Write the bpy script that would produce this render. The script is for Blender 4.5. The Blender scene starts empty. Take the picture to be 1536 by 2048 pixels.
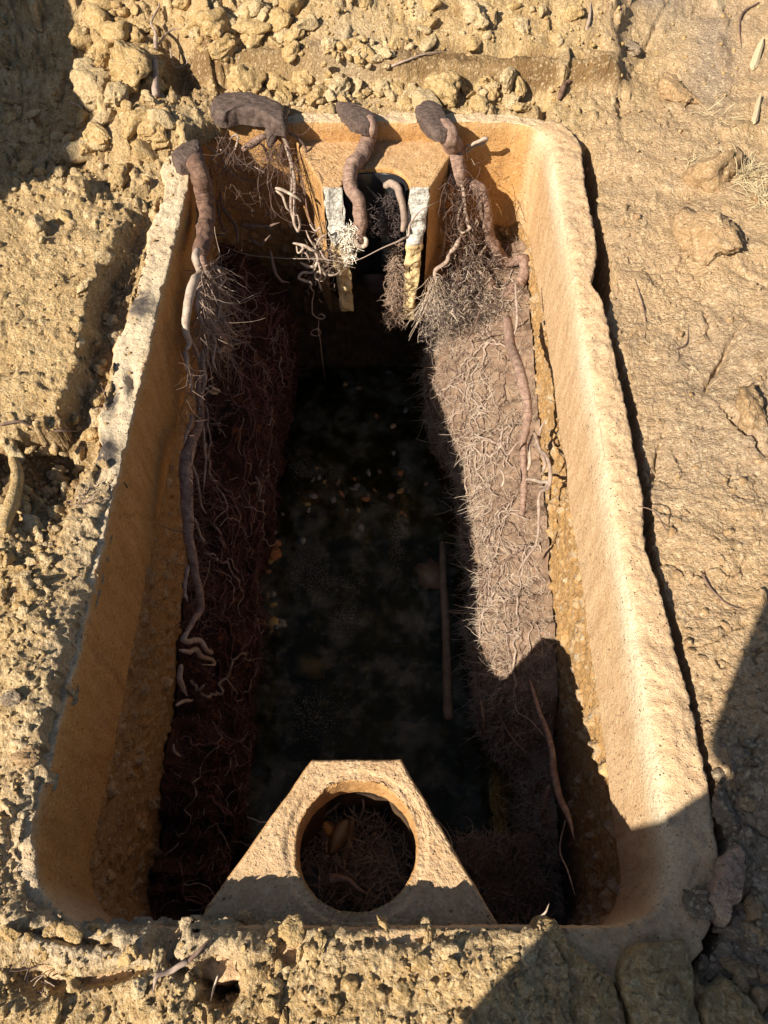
import bpy, bmesh, math, random
import numpy as np
from mathutils import Vector, Matrix, Euler, noise as mnoise

random.seed(7)
RNG = np.random.default_rng(7)
SC = bpy.context.scene
COL = SC.collection

# ------------------------------------------------------------------ camera, light, exposure
CAM_H = 1.5
PITCH = math.radians(32)
FPX = 1539.0
cam_d = bpy.data.cameras.new("camera")
cam_d.sensor_fit = 'VERTICAL'
cam_d.sensor_height = 24.0
cam_d.lens = 24.0 * FPX / 2048.0
cam_d.clip_start = 0.02
cam_d.clip_end = 500.0
cam = bpy.data.objects.new("camera", cam_d)
cam.location = (0, 0, CAM_H)
cam.rotation_euler = (PITCH, 0, 0)
COL.objects.link(cam)
SC.camera = cam

LDIR = Vector((1.0, 0.84, -1.0)).normalized()      # the way sunlight travels
sun_d = bpy.data.lights.new("sun", 'SUN')
sun_d.energy = 5.0
sun_d.angle = math.radians(0.53)
sun_d.color = (1.0, 0.93, 0.82)
sun = bpy.data.objects.new("sun", sun_d)
sun.rotation_euler = LDIR.to_track_quat('-Z', 'Y').to_euler()
sun.location = (-6, -5, 8)
COL.objects.link(sun)

world = bpy.data.worlds.new("World")
SC.world = world
world.use_nodes = True
wn = world.node_tree.nodes
wl = world.node_tree.links
wn.clear()
sky = wn.new('ShaderNodeTexSky')
sky.sky_type = 'NISHITA'
sky.sun_disc = False
sky.sun_elevation = math.asin(-LDIR.z)
sky.sun_rotation = math.atan2(-LDIR.x, -LDIR.y)
bg = wn.new('ShaderNodeBackground')
bg.inputs['Strength'].default_value = 0.05
SC.cycles.sample_clamp_indirect = 4.0
wo = wn.new('ShaderNodeOutputWorld')
wl.new(sky.outputs[0], bg.inputs[0])
wl.new(bg.outputs[0], wo.inputs[0])

SC.view_settings.view_transform = 'Standard'
SC.view_settings.look = 'None'
SC.view_settings.exposure = 1.0
SC.view_settings.gamma = 1.0
SC.view_settings.use_curve_mapping = False
SC.cycles.max_bounces = 8
SC.cycles.diffuse_bounces = 5
SC.cycles.transparent_max_bounces = 8

# ------------------------------------------------------------------ maths helpers
SP, CP = math.sin(PITCH), math.cos(PITCH)

def ray(px, py):
    u = (px - 768.0) / FPX
    v = (1024.0 - py) / FPX
    return u, SP + v * CP, -CP + v * SP

def onz(px, py, z=0.0):
    u, f, d = ray(px, py)
    t = (z - CAM_H) / d
    return Vector((u * t, f * t, z))

def onx(px, py, x):
    u, f, d = ray(px, py)
    t = x / u
    return Vector((x, f * t, CAM_H + d * t))

def ony(px, py, y):
    u, f, d = ray(px, py)
    t = y / f
    return Vector((u * t, y, CAM_H + d * t))

def project(X, Y, Z=0.0):
    dz = Z - CAM_H
    dep = Y * SP - dz * CP
    up = Y * CP + dz * SP
    dep = np.maximum(dep, 1e-3)
    return 768.0 + FPX * X / dep, 1024.0 - FPX * up / dep

def _hash(ix, iy, iz, seed):
    h = (ix * 374761393 + iy * 668265263 + iz * 2147483647 + seed * 1274126177) & 0xffffffff
    h = ((h ^ (h >> 13)) * 1274126177) & 0xffffffff
    return (h ^ (h >> 16)) & 0xffffffff

def vnoise(x, y, z=None, seed=0):
    """value noise, -1..1, 2D or 3D"""
    x = np.asarray(x, dtype=np.float64); y = np.asarray(y, dtype=np.float64)
    ix = np.floor(x).astype(np.int64); iy = np.floor(y).astype(np.int64)
    fx = x - ix; fy = y - iy
    fx = fx * fx * fx * (fx * (fx * 6 - 15) + 10); fy = fy * fy * fy * (fy * (fy * 6 - 15) + 10)
    def H(a, b, c):
        return _hash(a, b, c, seed).astype(np.float64) * (2.0 / 4294967295.0) - 1.0
    if z is None:
        a = H(ix, iy, 0); b = H(ix + 1, iy, 0); c = H(ix, iy + 1, 0); d = H(ix + 1, iy + 1, 0)
        return (a + (b - a) * fx) * (1 - fy) + (c + (d - c) * fx) * fy
    z = np.asarray(z, dtype=np.float64)
    iz = np.floor(z).astype(np.int64); fz = z - iz
    fz = fz * fz * (3 - 2 * fz)
    r = []
    for k in (0, 1):
        a = H(ix, iy, iz + k); b = H(ix + 1, iy, iz + k); c = H(ix, iy + 1, iz + k); d = H(ix + 1, iy + 1, iz + k)
        r.append((a + (b - a) * fx) * (1 - fy) + (c + (d - c) * fx) * fy)
    return r[0] * (1 - fz) + r[1] * fz

def fbm(x, y, z=None, seed=0, octv=4, gain=0.5):
    s = 0.0; a = 1.0; f = 1.0; t = 0.0
    for o in range(octv):
        s = s + a * vnoise(x * f + 3.7 * o, y * f - 1.3 * o, None if z is None else z * f, seed + o * 17)
        t += a; a *= gain; f *= 2.03
    return s / t

def sstep(a, b, x):
    t = np.clip((np.asarray(x, dtype=float) - a) / (b - a), 0, 1)
    return t * t * (3 - 2 * t)

# ------------------------------------------------------------------ object helpers
def tag(o, label=None, cat=None, group=None, kind=None):
    if label: o['label'] = label
    if cat: o['category'] = cat
    if group: o['group'] = group
    if kind: o['kind'] = kind
    return o

def empty(name, loc=(0, 0, 0), **k):
    o = bpy.data.objects.new(name, None)
    o.location = loc
    o.empty_display_size = 0.05
    COL.objects.link(o)
    return tag(o, **k)

def link(name, me, mat=None, parent=None, **k):
    o = bpy.data.objects.new(name, me)
    if mat is not None and not me.materials:
        me.materials.append(mat)
    COL.objects.link(o)
    if parent is not None:
        o.parent = parent
        o.matrix_parent_inverse = Matrix.Translation(parent.location).inverted()
    return tag(o, **k)

def fast_mesh(name, V, F, smooth=True, attrs=None, matidx=None):
    """V (n,3) float, F (m,k) int; all faces of one size"""
    V = np.ascontiguousarray(V, dtype=np.float32); F = np.ascontiguousarray(F, dtype=np.int32)
    me = bpy.data.meshes.new(name)
    m, k = F.shape
    me.vertices.add(len(V)); me.vertices.foreach_set('co', V.ravel())
    me.loops.add(m * k); me.loops.foreach_set('vertex_index', F.ravel())
    me.polygons.add(m)
    me.polygons.foreach_set('loop_start', np.arange(0, m * k, k, dtype=np.int32))
    if smooth:
        me.polygons.foreach_set('use_smooth', np.ones(m, dtype=bool))
    if matidx is not None:
        me.polygons.foreach_set('material_index', matidx.astype(np.int32))
    me.update(calc_edges=True)
    if attrs:
        for an, av in attrs.items():
            a = me.attributes.new(an, 'FLOAT', 'POINT')
            a.data.foreach_set('value', np.ascontiguousarray(av, dtype=np.float32).ravel())
    return me

def grid_faces(n, m, wrap=False, flip=False, mask=None):
    """rows n, cols m"""
    j = np.arange(n - 1)[:, None]; i = np.arange(m if wrap else m - 1)[None, :]
    i2 = (i + 1) % m
    a = j * m + i; b = j * m + i2; c = (j + 1) * m + i2; d = (j + 1) * m + i
    F = np.stack([a, b, c, d], -1)
    if flip: F = F[..., ::-1]
    F = F.reshape(-1, 4)
    if mask is not None: F = F[mask.ravel()]
    return F

# ------------------------------------------------------------------ materials
def new_mat(name):
    m = bpy.data.materials.new(name); m.use_nodes = True
    nt = m.node_tree
    return m, nt, nt.nodes['Principled BSDF']

class NB:
    """small node-building helper"""
    def __init__(s, nt): s.nt = nt; s.n = nt.nodes; s.l = nt.links
    def attr(s, name):
        a = s.n.new('ShaderNodeAttribute'); a.attribute_name = name; return a.outputs['Fac']
    def pos(s, scale=(1, 1, 1), obj=False):
        t = s.n.new('ShaderNodeNewGeometry'); mp = s.n.new('ShaderNodeMapping')
        mp.inputs['Scale'].default_value = scale
        s.l.new(t.outputs['Position'], mp.inputs[0]); return mp.outputs[0]
    def noise(s, vec, scale, detail=5, rough=0.6, dist=0.0):
        t = s.n.new('ShaderNodeTexNoise'); t.inputs['Scale'].default_value = scale
        t.inputs['Detail'].default_value = detail; t.inputs['Roughness'].default_value = rough
        t.inputs['Distortion'].default_value = dist
        s.l.new(vec, t.inputs['Vector']); return t.outputs['Fac']
    def voro(s, vec, scale, feat='F1', out='Distance', rnd=1.0):
        t = s.n.new('ShaderNodeTexVoronoi'); t.feature = feat; t.inputs['Scale'].default_value = scale
        t.inputs['Randomness'].default_value = rnd
        s.l.new(vec, t.inputs['Vector']); return t.outputs[out]
    def ramp(s, fac, stops, interp='LINEAR'):
        r = s.n.new('ShaderNodeValToRGB'); r.color_ramp.interpolation = interp
        e = r.color_ramp.elements
        while len(e) < len(stops): e.new(0.5)
        for k, (p, c) in enumerate(stops):
            e[k].position = p
            e[k].color = (c, c, c, 1) if isinstance(c, (int, float)) else (*c, 1)
        s.l.new(fac, r.inputs[0]); return r.outputs[0]
    def mix(s, fac, a, b, mode='MIX'):
        m = s.n.new('ShaderNodeMix'); m.data_type = 'RGBA'; m.blend_type = mode
        for val, idx in ((fac, 0), (a, 6), (b, 7)):
            if isinstance(val, (int, float)):
                m.inputs[idx].default_value = val if idx == 0 else (val, val, val, 1)
            elif isinstance(val, tuple):
                m.inputs[idx].default_value = (*val, 1)
            else: s.l.new(val, m.inputs[idx])
        return m.outputs[2]
    def math(s, op, a, b=0.0, clamp=False):
        m = s.n.new('ShaderNodeMath'); m.operation = op; m.use_clamp = clamp
        for val, idx in ((a, 0), (b, 1)):
            if isinstance(val, (int, float)): m.inputs[idx].default_value = val
            else: s.l.new(val, m.inputs[idx])
        return m.outputs[0]
    def bump(s, h, strength, dist, bsdf, normal=None):
        b = s.n.new('ShaderNodeBump'); b.inputs['Strength'].default_value = strength
        b.inputs['Distance'].default_value = dist
        s.l.new(h, b.inputs['Height'])
        if normal is not None: s.l.new(normal, b.inputs['Normal'])
        if bsdf is not None: s.l.new(b.outputs[0], bsdf.inputs['Normal'])
        return b.outputs[0]

def soil_material(name, yellow, pale, brown, use_tone=True):
    m, nt, b = new_mat(name); nb = NB(nt)
    v = nb.pos()
    n1 = nb.noise(v, 7.0, 6, 0.65)
    n2 = nb.noise(v, 48.0, 6, 0.75)
    n3 = nb.noise(v, 170.0, 4, 0.8)
    vo1 = nb.voro(v, 95.0); vo2 = nb.voro(v, 210.0)
    sep = nt.nodes.new('ShaderNodeSeparateColor'); nt.links.new(nb.voro(v, 150.0, 'F1', 'Color'), sep.inputs[0]); cell = sep.outputs[0]
    c = nb.mix(nb.ramp(n1, [(0.32, 0), (0.68, 1)]), yellow, pale)
    c = nb.mix(nb.ramp(n2, [(0.35, 0.55), (0.62, 0)]), c, brown)
    if use_tone:
        # tone: 0 yellow clay, 1 pinkish dusty soil; wet: damp brown clay, and hollows coloured dark as if shaded; crete: whitish cement crumbs; grey: grey smears, and the near-right shade put into the colour
        pink = nb.mix(nb.ramp(n2, [(0.3, 0), (0.7, 1)]), (0.43, 0.28, 0.155), (0.53, 0.37, 0.22))
        pink = nb.mix(nb.ramp(n1, [(0.35, 0.0), (0.7, 0.45)]), pink, (0.56, 0.38, 0.185))
        c = nb.mix(nb.attr('tone'), c, pink)
        c = nb.mix(nb.attr('damp_shade'), c, nb.mix(n2, (0.10, 0.06, 0.028), (0.30, 0.175, 0.07)))
        c = nb.mix(nb.attr('crete'), c, nb.mix(n2, (0.50, 0.37, 0.225), (0.66, 0.54, 0.37)))
        c = nb.mix(nb.attr('grey'), c, nb.mix(n2, (0.22, 0.17, 0.13), (0.38, 0.31, 0.24)))
        sp = nb.attr('spot')
        c = nb.mix(nb.ramp(sp, [(0.0, 0.6), (0.5, 0.0), (1.0, 0.0)]), c, (0.20, 0.115, 0.045))
        c = nb.mix(nb.ramp(sp, [(0.0, 0.0), (0.6, 0.0), (1.0, 0.55)]), c, (0.68, 0.52, 0.30))
    # fine grit: each grain a little lighter or darker than the next
    c = nb.mix(nb.ramp(cell, [(0.0, 0.38), (0.30, 0.0)]), c, (0.20, 0.115, 0.045))
    c = nb.mix(nb.ramp(cell, [(0.72, 0.0), (1.0, 0.45)]), c, (0.70, 0.55, 0.34))
    c = nb.mix(nb.ramp(n3, [(0.33, 0.6), (0.44, 0.0)]), c, (0.12, 0.07, 0.028))
    c = nb.mix(nb.ramp(n3, [(0.60, 0.0), (0.72, 0.45)]), c, (0.68, 0.54, 0.34))
    nt.links.new(c, b.inputs['Base Color'])
    b.inputs['Roughness'].default_value = 0.95
    b.inputs['Specular IOR Level'].default_value = 0.15
    h = nb.math('ADD', nb.math('MULTIPLY', n2, 1.0), nb.math('MULTIPLY', n3, 0.6))
    h = nb.math('SUBTRACT', h, nb.math('ADD', nb.math('MULTIPLY', vo1, 0.35), nb.math('MULTIPLY', vo2, 0.25)))
    nb.bump(h, 1.0, 0.009, b)
    return m

M = {}
M['soil'] = soil_material('soil', (0.52, 0.35, 0.16), (0.64, 0.465, 0.24), (0.28, 0.165, 0.065))
M['clod'] = soil_material('clod', (0.48, 0.31, 0.125), (0.61, 0.43, 0.205), (0.28, 0.165, 0.06), False)
M['clod_pale'] = soil_material('clod_pale', (0.51, 0.37, 0.19), (0.62, 0.48, 0.28), (0.38, 0.25, 0.115), False)
M['clod_tan'] = soil_material('clod_tan', (0.40, 0.25, 0.12), (0.47, 0.31, 0.165), (0.30, 0.185, 0.09), False)
M['clod_grey'] = soil_material('clod_grey', (0.22, 0.165, 0.11), (0.30, 0.23, 0.16), (0.15, 0.10, 0.06), False)  # grey stones; also near-right clods, their shade put into the colour
M['rock_tan'] = soil_material('rock_tan', (0.44, 0.28, 0.11), (0.50, 0.36, 0.19), (0.26, 0.16, 0.06), False)
M['rock_pink'] = soil_material('rock_pink', (0.46, 0.29, 0.20), (0.54, 0.37, 0.27), (0.36, 0.22, 0.14), False)

def concrete_material():
    m, nt, b = new_mat('stained_concrete'); nb = NB(nt)
    v = nb.pos()
    vs = nb.pos((6, 6, 1.3))          # stretched down the wall: runs and streaks
    big = nb.noise(v, 3.5, 5, 0.6)
    st = nb.noise(vs, 5.0, 6, 0.65)
    fine = nb.noise(v, 140.0, 4, 0.7)
    pit = nb.voro(v, 120.0)
    sepc = nt.nodes.new('ShaderNodeSeparateColor'); nt.links.new(nb.voro(v, 190.0, 'F1', 'Color'), sepc.inputs[0]); cell = sepc.outputs[0]
    vst = nb.pos((1, 1, 0.45)); fleck = nb.noise(vst, 150.0, 3, 0.7)
    org = nb.attr('org'); peb = nb.attr('peb'); rnd = nb.attr('rnd'); edge = nb.attr('edge')
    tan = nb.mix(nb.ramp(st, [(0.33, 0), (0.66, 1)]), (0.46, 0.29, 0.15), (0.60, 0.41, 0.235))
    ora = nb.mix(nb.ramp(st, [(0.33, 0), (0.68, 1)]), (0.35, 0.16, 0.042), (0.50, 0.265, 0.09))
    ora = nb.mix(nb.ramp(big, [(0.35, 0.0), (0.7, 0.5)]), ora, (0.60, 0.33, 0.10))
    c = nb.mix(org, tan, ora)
    # rust-brown runs
    c = nb.mix(nb.ramp(nb.noise(vs, 3.1, 6, 0.7, 0.4), [(0.56, 0.0), (0.72, 0.65)]), c, (0.28, 0.13, 0.045))
    # pale lime wash near the arris
    c = nb.mix(edge, c, nb.mix(fine, (0.50, 0.37, 0.22), (0.70, 0.58, 0.40)))
    # pebbly stained band
    pc = nb.ramp(rnd, [(0.0, (0.30, 0.16, 0.055)), (0.25, (0.42, 0.24, 0.09)), (0.5, (0.30, 0.23, 0.15)),
                       (0.7, (0.50, 0.31, 0.13)), (0.85, (0.24, 0.17, 0.11)), (1.0, (0.55, 0.42, 0.26))])
    mort = nb.mix(big, (0.23, 0.12, 0.038), (0.44, 0.26, 0.10))
    pc = nb.mix(nb.ramp(rnd, [(0.0, 0.0), (0.02, 1.0)]), mort, pc)
    c = nb.mix(peb, c, pc)
    # pits
    pm = nb.math('MULTIPLY', nb.ramp(pit, [(0.14, 1.0), (0.30, 0.0)]), nb.ramp(nb.noise(v, 45.0, 3, 0.6), [(0.50, 0.0), (0.66, 0.85)]))
    c = nb.mix(pm, c, (0.07, 0.04, 0.02))
    c = nb.mix(nb.ramp(fleck, [(0.28, 0.7), (0.37, 0.0)]), c, (0.12, 0.06, 0.022))
    c = nb.mix(nb.ramp(cell, [(0.0, 0.14), (0.3, 0.0)]), c, (0.22, 0.12, 0.05))
    c = nb.mix(nb.ramp(cell, [(0.75, 0.0), (1.0, 0.18)]), c, (0.74, 0.60, 0.40))
    c = nb.mix(nb.ramp(fine, [(0.3, 0.35), (0.5, 0.0)]), c, (0.22, 0.12, 0.05))
    c = nb.mix(nb.ramp(fine, [(0.6, 0.0), (0.78, 0.35)]), c, (0.72, 0.58, 0.38))
    # deep down: dark sludge film together with shade put into the colour
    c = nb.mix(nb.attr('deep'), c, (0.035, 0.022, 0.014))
    c = nb.mix(nb.attr('dirt'), c, nb.mix(fine, (0.05, 0.04, 0.035), (0.14, 0.11, 0.085)))
    nt.links.new(c, b.inputs['Base Color'])
    b.inputs['Roughness'].default_value = 0.9
    b.inputs['Specular IOR Level'].default_value = 0.25
    h = nb.math('ADD', fine, nb.math('MULTIPLY', pm, -1.0))
    h = nb.math('ADD', h, nb.math('MULTIPLY', nb.noise(v, 420.0, 2, 0.6), 0.4))
    nb.bump(h, 1.0, 0.0045, b)
    return m
M['concrete'] = concrete_material()

def simple_mat(name, c1, c2, scale=60, rough=0.85, bump=0.4, bd=0.003, spec=0.3, c3=None, c3at=0.62, stretch=(1, 1, 1), attr=None, metallic=0.0):
    m, nt, b = new_mat(name); nb = NB(nt)
    v = nb.pos(stretch)
    n = nb.noise(v, scale, 5, 0.65)
    c = nb.mix(nb.ramp(n, [(0.33, 0), (0.67, 1)]), c1, c2)
    if c3:
        c = nb.mix(nb.ramp(nb.noise(v, scale * 2.3, 4, 0.7), [(c3at, 0), (c3at + 0.1, 1)]), c, c3)
    if attr == 'al':   # fine bark creases round a root
        al = nb.attr('al')
        t = nt.nodes.new('ShaderNodeTexNoise'); t.noise_dimensions = '1D'; t.inputs['Scale'].default_value = 1.0
        t.inputs['Detail'].default_value = 2
        nt.links.new(nb.math('MULTIPLY', al, 230.0), t.inputs['W'])
        cr = nb.ramp(t.outputs['Fac'], [(0.30, 1), (0.42, 0)])
        c = nb.mix(nb.math('MULTIPLY', cr, nb.math('MULTIPLY', n, 0.7)), c, tuple(x * 0.35 for x in c1))
        n = nb.math('SUBTRACT', n, nb.math('MULTIPLY', cr, 0.15))
    nt.links.new(c, b.inputs['Base Color'])
    b.inputs['Roughness'].default_value = rough
    b.inputs['Specular IOR Level'].default_value = spec
    b.inputs['Metallic'].default_value = metallic
    if bump: nb.bump(n, bump, bd, b)
    return m

M['fracture'] = simple_mat('limed_fracture', (0.34, 0.30, 0.24), (0.70, 0.66, 0.57), 90, 0.85, 1.0, 0.008, 0.3, (0.06, 0.055, 0.05), 0.56)
M['fracture_tan'] = simple_mat('tan_fracture', (0.50, 0.34, 0.15), (0.72, 0.55, 0.30), 90, 0.9, 1.0, 0.006, 0.2, (0.20, 0.12, 0.05), 0.66)
M['bark'] = simple_mat('root_bark', (0.15, 0.088, 0.062), (0.33, 0.215, 0.155), 60, 0.85, 1.0, 0.005, 0.25, (0.50, 0.39, 0.30), 0.64, attr='al')
M['bark_red'] = simple_mat('red_root_bark', (0.09, 0.048, 0.032), (0.21, 0.12, 0.078), 60, 0.85, 1.0, 0.005, 0.25, (0.42, 0.29, 0.20), 0.64, attr='al')
M['bark_dark'] = simple_mat('weathered_wood', (0.045, 0.028, 0.022), (0.125, 0.085, 0.066), 45, 0.8, 1.0, 0.005, 0.3, (0.30, 0.21, 0.09), 0.62, (1, 2.0, 1))
M['strand'] = simple_mat('root_strand', (0.20, 0.135, 0.10), (0.40, 0.30, 0.225), 60, 0.75, 0.3, 0.002, 0.3)
M['strand_pale'] = simple_mat('pale_strand', (0.26, 0.185, 0.13), (0.46, 0.365, 0.28), 60, 0.7, 0.3, 0.002, 0.3)
M['strand_dark'] = simple_mat('dark_strand', (0.09, 0.052, 0.038), (0.19, 0.12, 0.085), 60, 0.8, 0.3, 0.002, 0.3)
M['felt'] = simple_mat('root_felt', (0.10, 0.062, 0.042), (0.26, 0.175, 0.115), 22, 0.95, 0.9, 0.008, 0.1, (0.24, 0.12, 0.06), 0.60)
M['felt_red'] = simple_mat('shaded_root_felt', (0.020, 0.010, 0.008), (0.055, 0.024, 0.017), 9, 0.95, 0.9, 0.008, 0.1, (0.15, 0.055, 0.018), 0.58)  # reddish felt, its near-black carrying the shade of the left wall
M['hair'] = simple_mat('root_hair', (0.36, 0.27, 0.19), (0.62, 0.50, 0.38), 9, 0.8, 0, 0, 0.2)
M['hair_brown'] = simple_mat('brown_root_hair', (0.24, 0.15, 0.10), (0.40, 0.29, 0.21), 9, 0.8, 0, 0, 0.2)
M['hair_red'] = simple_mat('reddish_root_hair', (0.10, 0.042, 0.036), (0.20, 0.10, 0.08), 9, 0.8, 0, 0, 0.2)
M['hair_black'] = simple_mat('black_root_hair', (0.05, 0.035, 0.03), (0.13, 0.09, 0.08), 9, 0.6, 0, 0, 0.4)
M['grit'] = simple_mat('pale_grit', (0.60, 0.50, 0.36), (0.85, 0.78, 0.66), 200, 0.5, 0, 0, 0.5)
M['sludge'] = simple_mat('sludge', (0.03, 0.027, 0.014), (0.10, 0.088, 0.046), 9, 0.8, 0.8, 0.01, 0.2, (0.22, 0.18, 0.10), 0.57)
M['plastic'] = simple_mat('black_plastic', (0.010, 0.010, 0.011), (0.02, 0.02, 0.021), 30, 0.28, 0.05, 0.001, 0.5)
M['leaf_orange'] = simple_mat('orange_leaf', (0.28, 0.11, 0.035), (0.42, 0.20, 0.08), 60, 0.7, 0.4, 0.002, 0.3)
M['leaf_tan'] = simple_mat('tan_leaf', (0.42, 0.25, 0.10), (0.56, 0.37, 0.18), 60, 0.7, 0.4, 0.002, 0.3)
M['wood'] = simple_mat('split_wood', (0.36, 0.27, 0.15), (0.58, 0.46, 0.29), 40, 0.75, 0.6, 0.002, 0.3, (0.22, 0.14, 0.07), 0.62, (8, 8, 1))
M['soaked_wood'] = simple_mat('soaked_wood', (0.14, 0.09, 0.05), (0.25, 0.17, 0.10), 30, 0.6, 0.5, 0.003, 0.4)
M['straw'] = simple_mat('dry_grass', (0.46, 0.36, 0.20), (0.62, 0.50, 0.30), 20, 0.7, 0, 0, 0.3)
M['scum'] = simple_mat('pale_scum', (0.16, 0.15, 0.12), (0.34, 0.32, 0.27), 120, 0.6, 0.6, 0.003, 0.4, (0.08, 0.07, 0.05), 0.5)
M['tuber'] = simple_mat('ochre_lump', (0.30, 0.20, 0.06), (0.44, 0.30, 0.12), 60, 0.7, 0.6, 0.003, 0.3)

def water_material():
    m = bpy.data.materials.new('murky_water'); m.use_nodes = True
    nt = m.node_tree; nt.nodes.clear(); nb = NB(nt)
    out = nt.nodes.new('ShaderNodeOutputMaterial')
    tr = nt.nodes.new('ShaderNodeBsdfTransparent'); tr.inputs[0].default_value = (0.60, 0.55, 0.33, 1)
    gl = nt.nodes.new('ShaderNodeBsdfGlossy'); gl.inputs['Roughness'].default_value = 0.04; gl.inputs[0].default_value = (0.5, 0.48, 0.38, 1)
    df = nt.nodes.new('ShaderNodeBsdfDiffuse')
    v = nb.pos()
    film = nb.ramp(nb.noise(v, 8.0, 8, 0.72, 0.25), [(0.46, 0.0), (0.72, 0.5)])
    nt.links.new(nb.mix(nb.noise(v, 60, 3), (0.14, 0.13, 0.085), (0.36, 0.345, 0.28)), df.inputs[0])
    m1 = nt.nodes.new('ShaderNodeMixShader'); m2 = nt.nodes.new('ShaderNodeMixShader')
    nt.links.new(film, m1.inputs[0]); nt.links.new(tr.outputs[0], m1.inputs[1]); nt.links.new(df.outputs[0], m1.inputs[2])
    fr = nt.nodes.new('ShaderNodeFresnel'); fr.inputs[0].default_value = 1.33
    h = nb.noise(v, 14.0, 3, 0.5)
    bn = nt.nodes.new('ShaderNodeBump'); bn.inputs['Strength'].default_value = 0.25; bn.inputs['Distance'].default_value = 0.004
    nt.links.new(h, bn.inputs['Height'])
    nt.links.new(bn.outputs[0], gl.inputs['Normal'])
    nt.links.new(fr.outputs[0], m2.inputs[0]); nt.links.new(m1.outputs[0], m2.inputs[1]); nt.links.new(gl.outputs[0], m2.inputs[2])
    nt.links.new(m2.outputs[0], out.inputs[0])
    return m
M['water'] = water_material()

# ------------------------------------------------------------------ tank geometry in plan
YN, YF = 0.10, 2.48
XL, XR = -0.634, 0.5116
SH = 0.011                                    # the tank lies a touch askew: X shifts with Y
def cornered_path(ds=0.0055):
    """inner edge of the tank, counterclockwise seen from above, starting mid near wall; returns base pts, outward normals"""
    pts = []; nrm = []
    def seg(p, q, n):
        L = math.dist(p, q); k = max(1, int(round(L / ds)))
        for i in range(k):
            t = i / k; pts.append((p[0] + (q[0] - p[0]) * t, p[1] + (q[1] - p[1]) * t)); nrm.append(n)
    def arc(c, r, a0):
        k = max(3, int(round(r * math.pi / 2 / ds * 1.15)))
        for i in range(k):
            a = math.radians(a0 + 90 * i / k); pts.append((c[0] + r * math.cos(a), c[1] + r * math.sin(a)))
            nrm.append((math.cos(a), math.sin(a)))
    rNR, rFR, rFL, rNL = 0.13, 0.13, 0.08, 0.16
    xm = -0.05
    seg((xm, YN), (XR - rNR, YN), (0, -1)); arc((XR - rNR, YN + rNR), rNR, -90)
    seg((XR, YN + rNR), (XR, YF - rFR), (1, 0)); arc((XR - rFR, YF - rFR), rFR, 0)
    seg((XR - rFR, YF), (XL + rFL, YF), (0, 1)); arc((XL + rFL, YF - rFL), rFL, 90)
    seg((XL, YF - rFL), (XL, YN + rNL), (-1, 0)); arc((XL + rNL, YN + rNL), rNL, 180)
    seg((XL + rNL, YN), (xm, YN), (0, -1))
    P = np.array(pts); N = np.array(nrm)
    return P, N

def tank_sdf(X, Y):
    """signed distance to the inner edge, positive outside"""
    Xt = X - SH * Y
    cx, cy = (XL + XR) / 2, (YN + YF) / 2
    hx, hy = (XR - XL) / 2, (YF - YN) / 2
    r = 0.12
    qx = np.abs(Xt - cx) - (hx - r); qy = np.abs(Y - cy) - (hy - r)
    return np.hypot(np.maximum(qx, 0), np.maximum(qy, 0)) + np.minimum(np.maximum(qx, qy), 0) - r

# outer edge of the right-hand rim and the far lip of the gap beside it (world Y -> world X)
def curve_xy(lst, z=0.0):
    w = [onz(a, b, z) for a, b in lst]
    w.sort(key=lambda p: p.y)
    return np.array([p.y for p in w]), np.array([p.x for p in w])
RO_Y, RO_X = curve_xy([(1165, 300), (1170, 363), (1192, 470), (1194, 505), (1184, 563), (1208, 607), (1228, 705), (1248, 788), (1267, 885),
                       (1287, 997), (1291, 1100), (1316, 1158), (1335, 1227), (1350, 1295), (1385, 1410), (1402, 1500), (1424, 1600), (1432, 1680)])
GO_Y, GO_X = curve_xy([(1182, 285), (1199, 330), (1194, 400), (1218, 480), (1235, 534), (1220, 573), (1212, 610), (1233, 670), (1255, 730), (1274, 788), (1282, 860),
                       (1296, 934), (1308, 1007), (1310, 1100), (1326, 1150), (1345, 1202), (1365, 1256), (1387, 1360), (1402, 1440), (1412, 1500), (1432, 1560), (1445, 1680)])

def rim_width(Xt, Y, N):
    """rim width at a base point: N outward normal"""
    w = 0.085 + 0.012 * vnoise(Y * 9.0, Xt * 9.0, seed=3) + 0.006 * vnoise(Y * 40.0, Xt * 40.0, seed=4)
    j = vnoise(np.floor(Y * 6.0), np.floor(Xt * 6), seed=8) * 0.008
    w = w + j
    right = N[:, 0] > 0.7
    ro = np.interp(Y, RO_Y, RO_X) - (XR + SH * Y)
    w = np.where(right, np.clip(ro, 0.03, 0.14) + 0.004 * fbm(Y * 45, Y * 0 + Xt, seed=5, octv=4, gain=0.7), w)
    w = w - 0.03 * np.clip(N[:, 1], 0, 1) ** 2
    w = np.where((N[:, 0] > 0.1) & (N[:, 0] <= 0.7) & (N[:, 1] < 0), 0.10, w)
    return w

# ================================================================== GROUND
NR, NC = 780, 720
BETA = np.radians(np.linspace(-14.0, 70.6, NR))
GYW = CAM_H * np.tan(BETA)
SX = 1.32
def halfw(Y):
    return 768.0 / FPX * (Y * SP + CAM_H * CP)
S = np.linspace(-SX, SX, NC)
GX = S[None, :] * halfw(GYW)[:, None]
GY = np.repeat(GYW[:, None], NC, 1)
PXg, PYg = project(GX, GY, 0.0)
Q = tank_sdf(GX, GY)

def gauss(cx, cy, r, ry=None, ang=0.0):
    ry = ry or r
    dx = PXg - cx; dy = PYg - cy
    c, s = math.cos(math.radians(ang)), math.sin(math.radians(ang))
    return np.exp(-(((dx * c + dy * s) / r) ** 2 + ((-dx * s + dy * c) / ry) ** 2))

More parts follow.
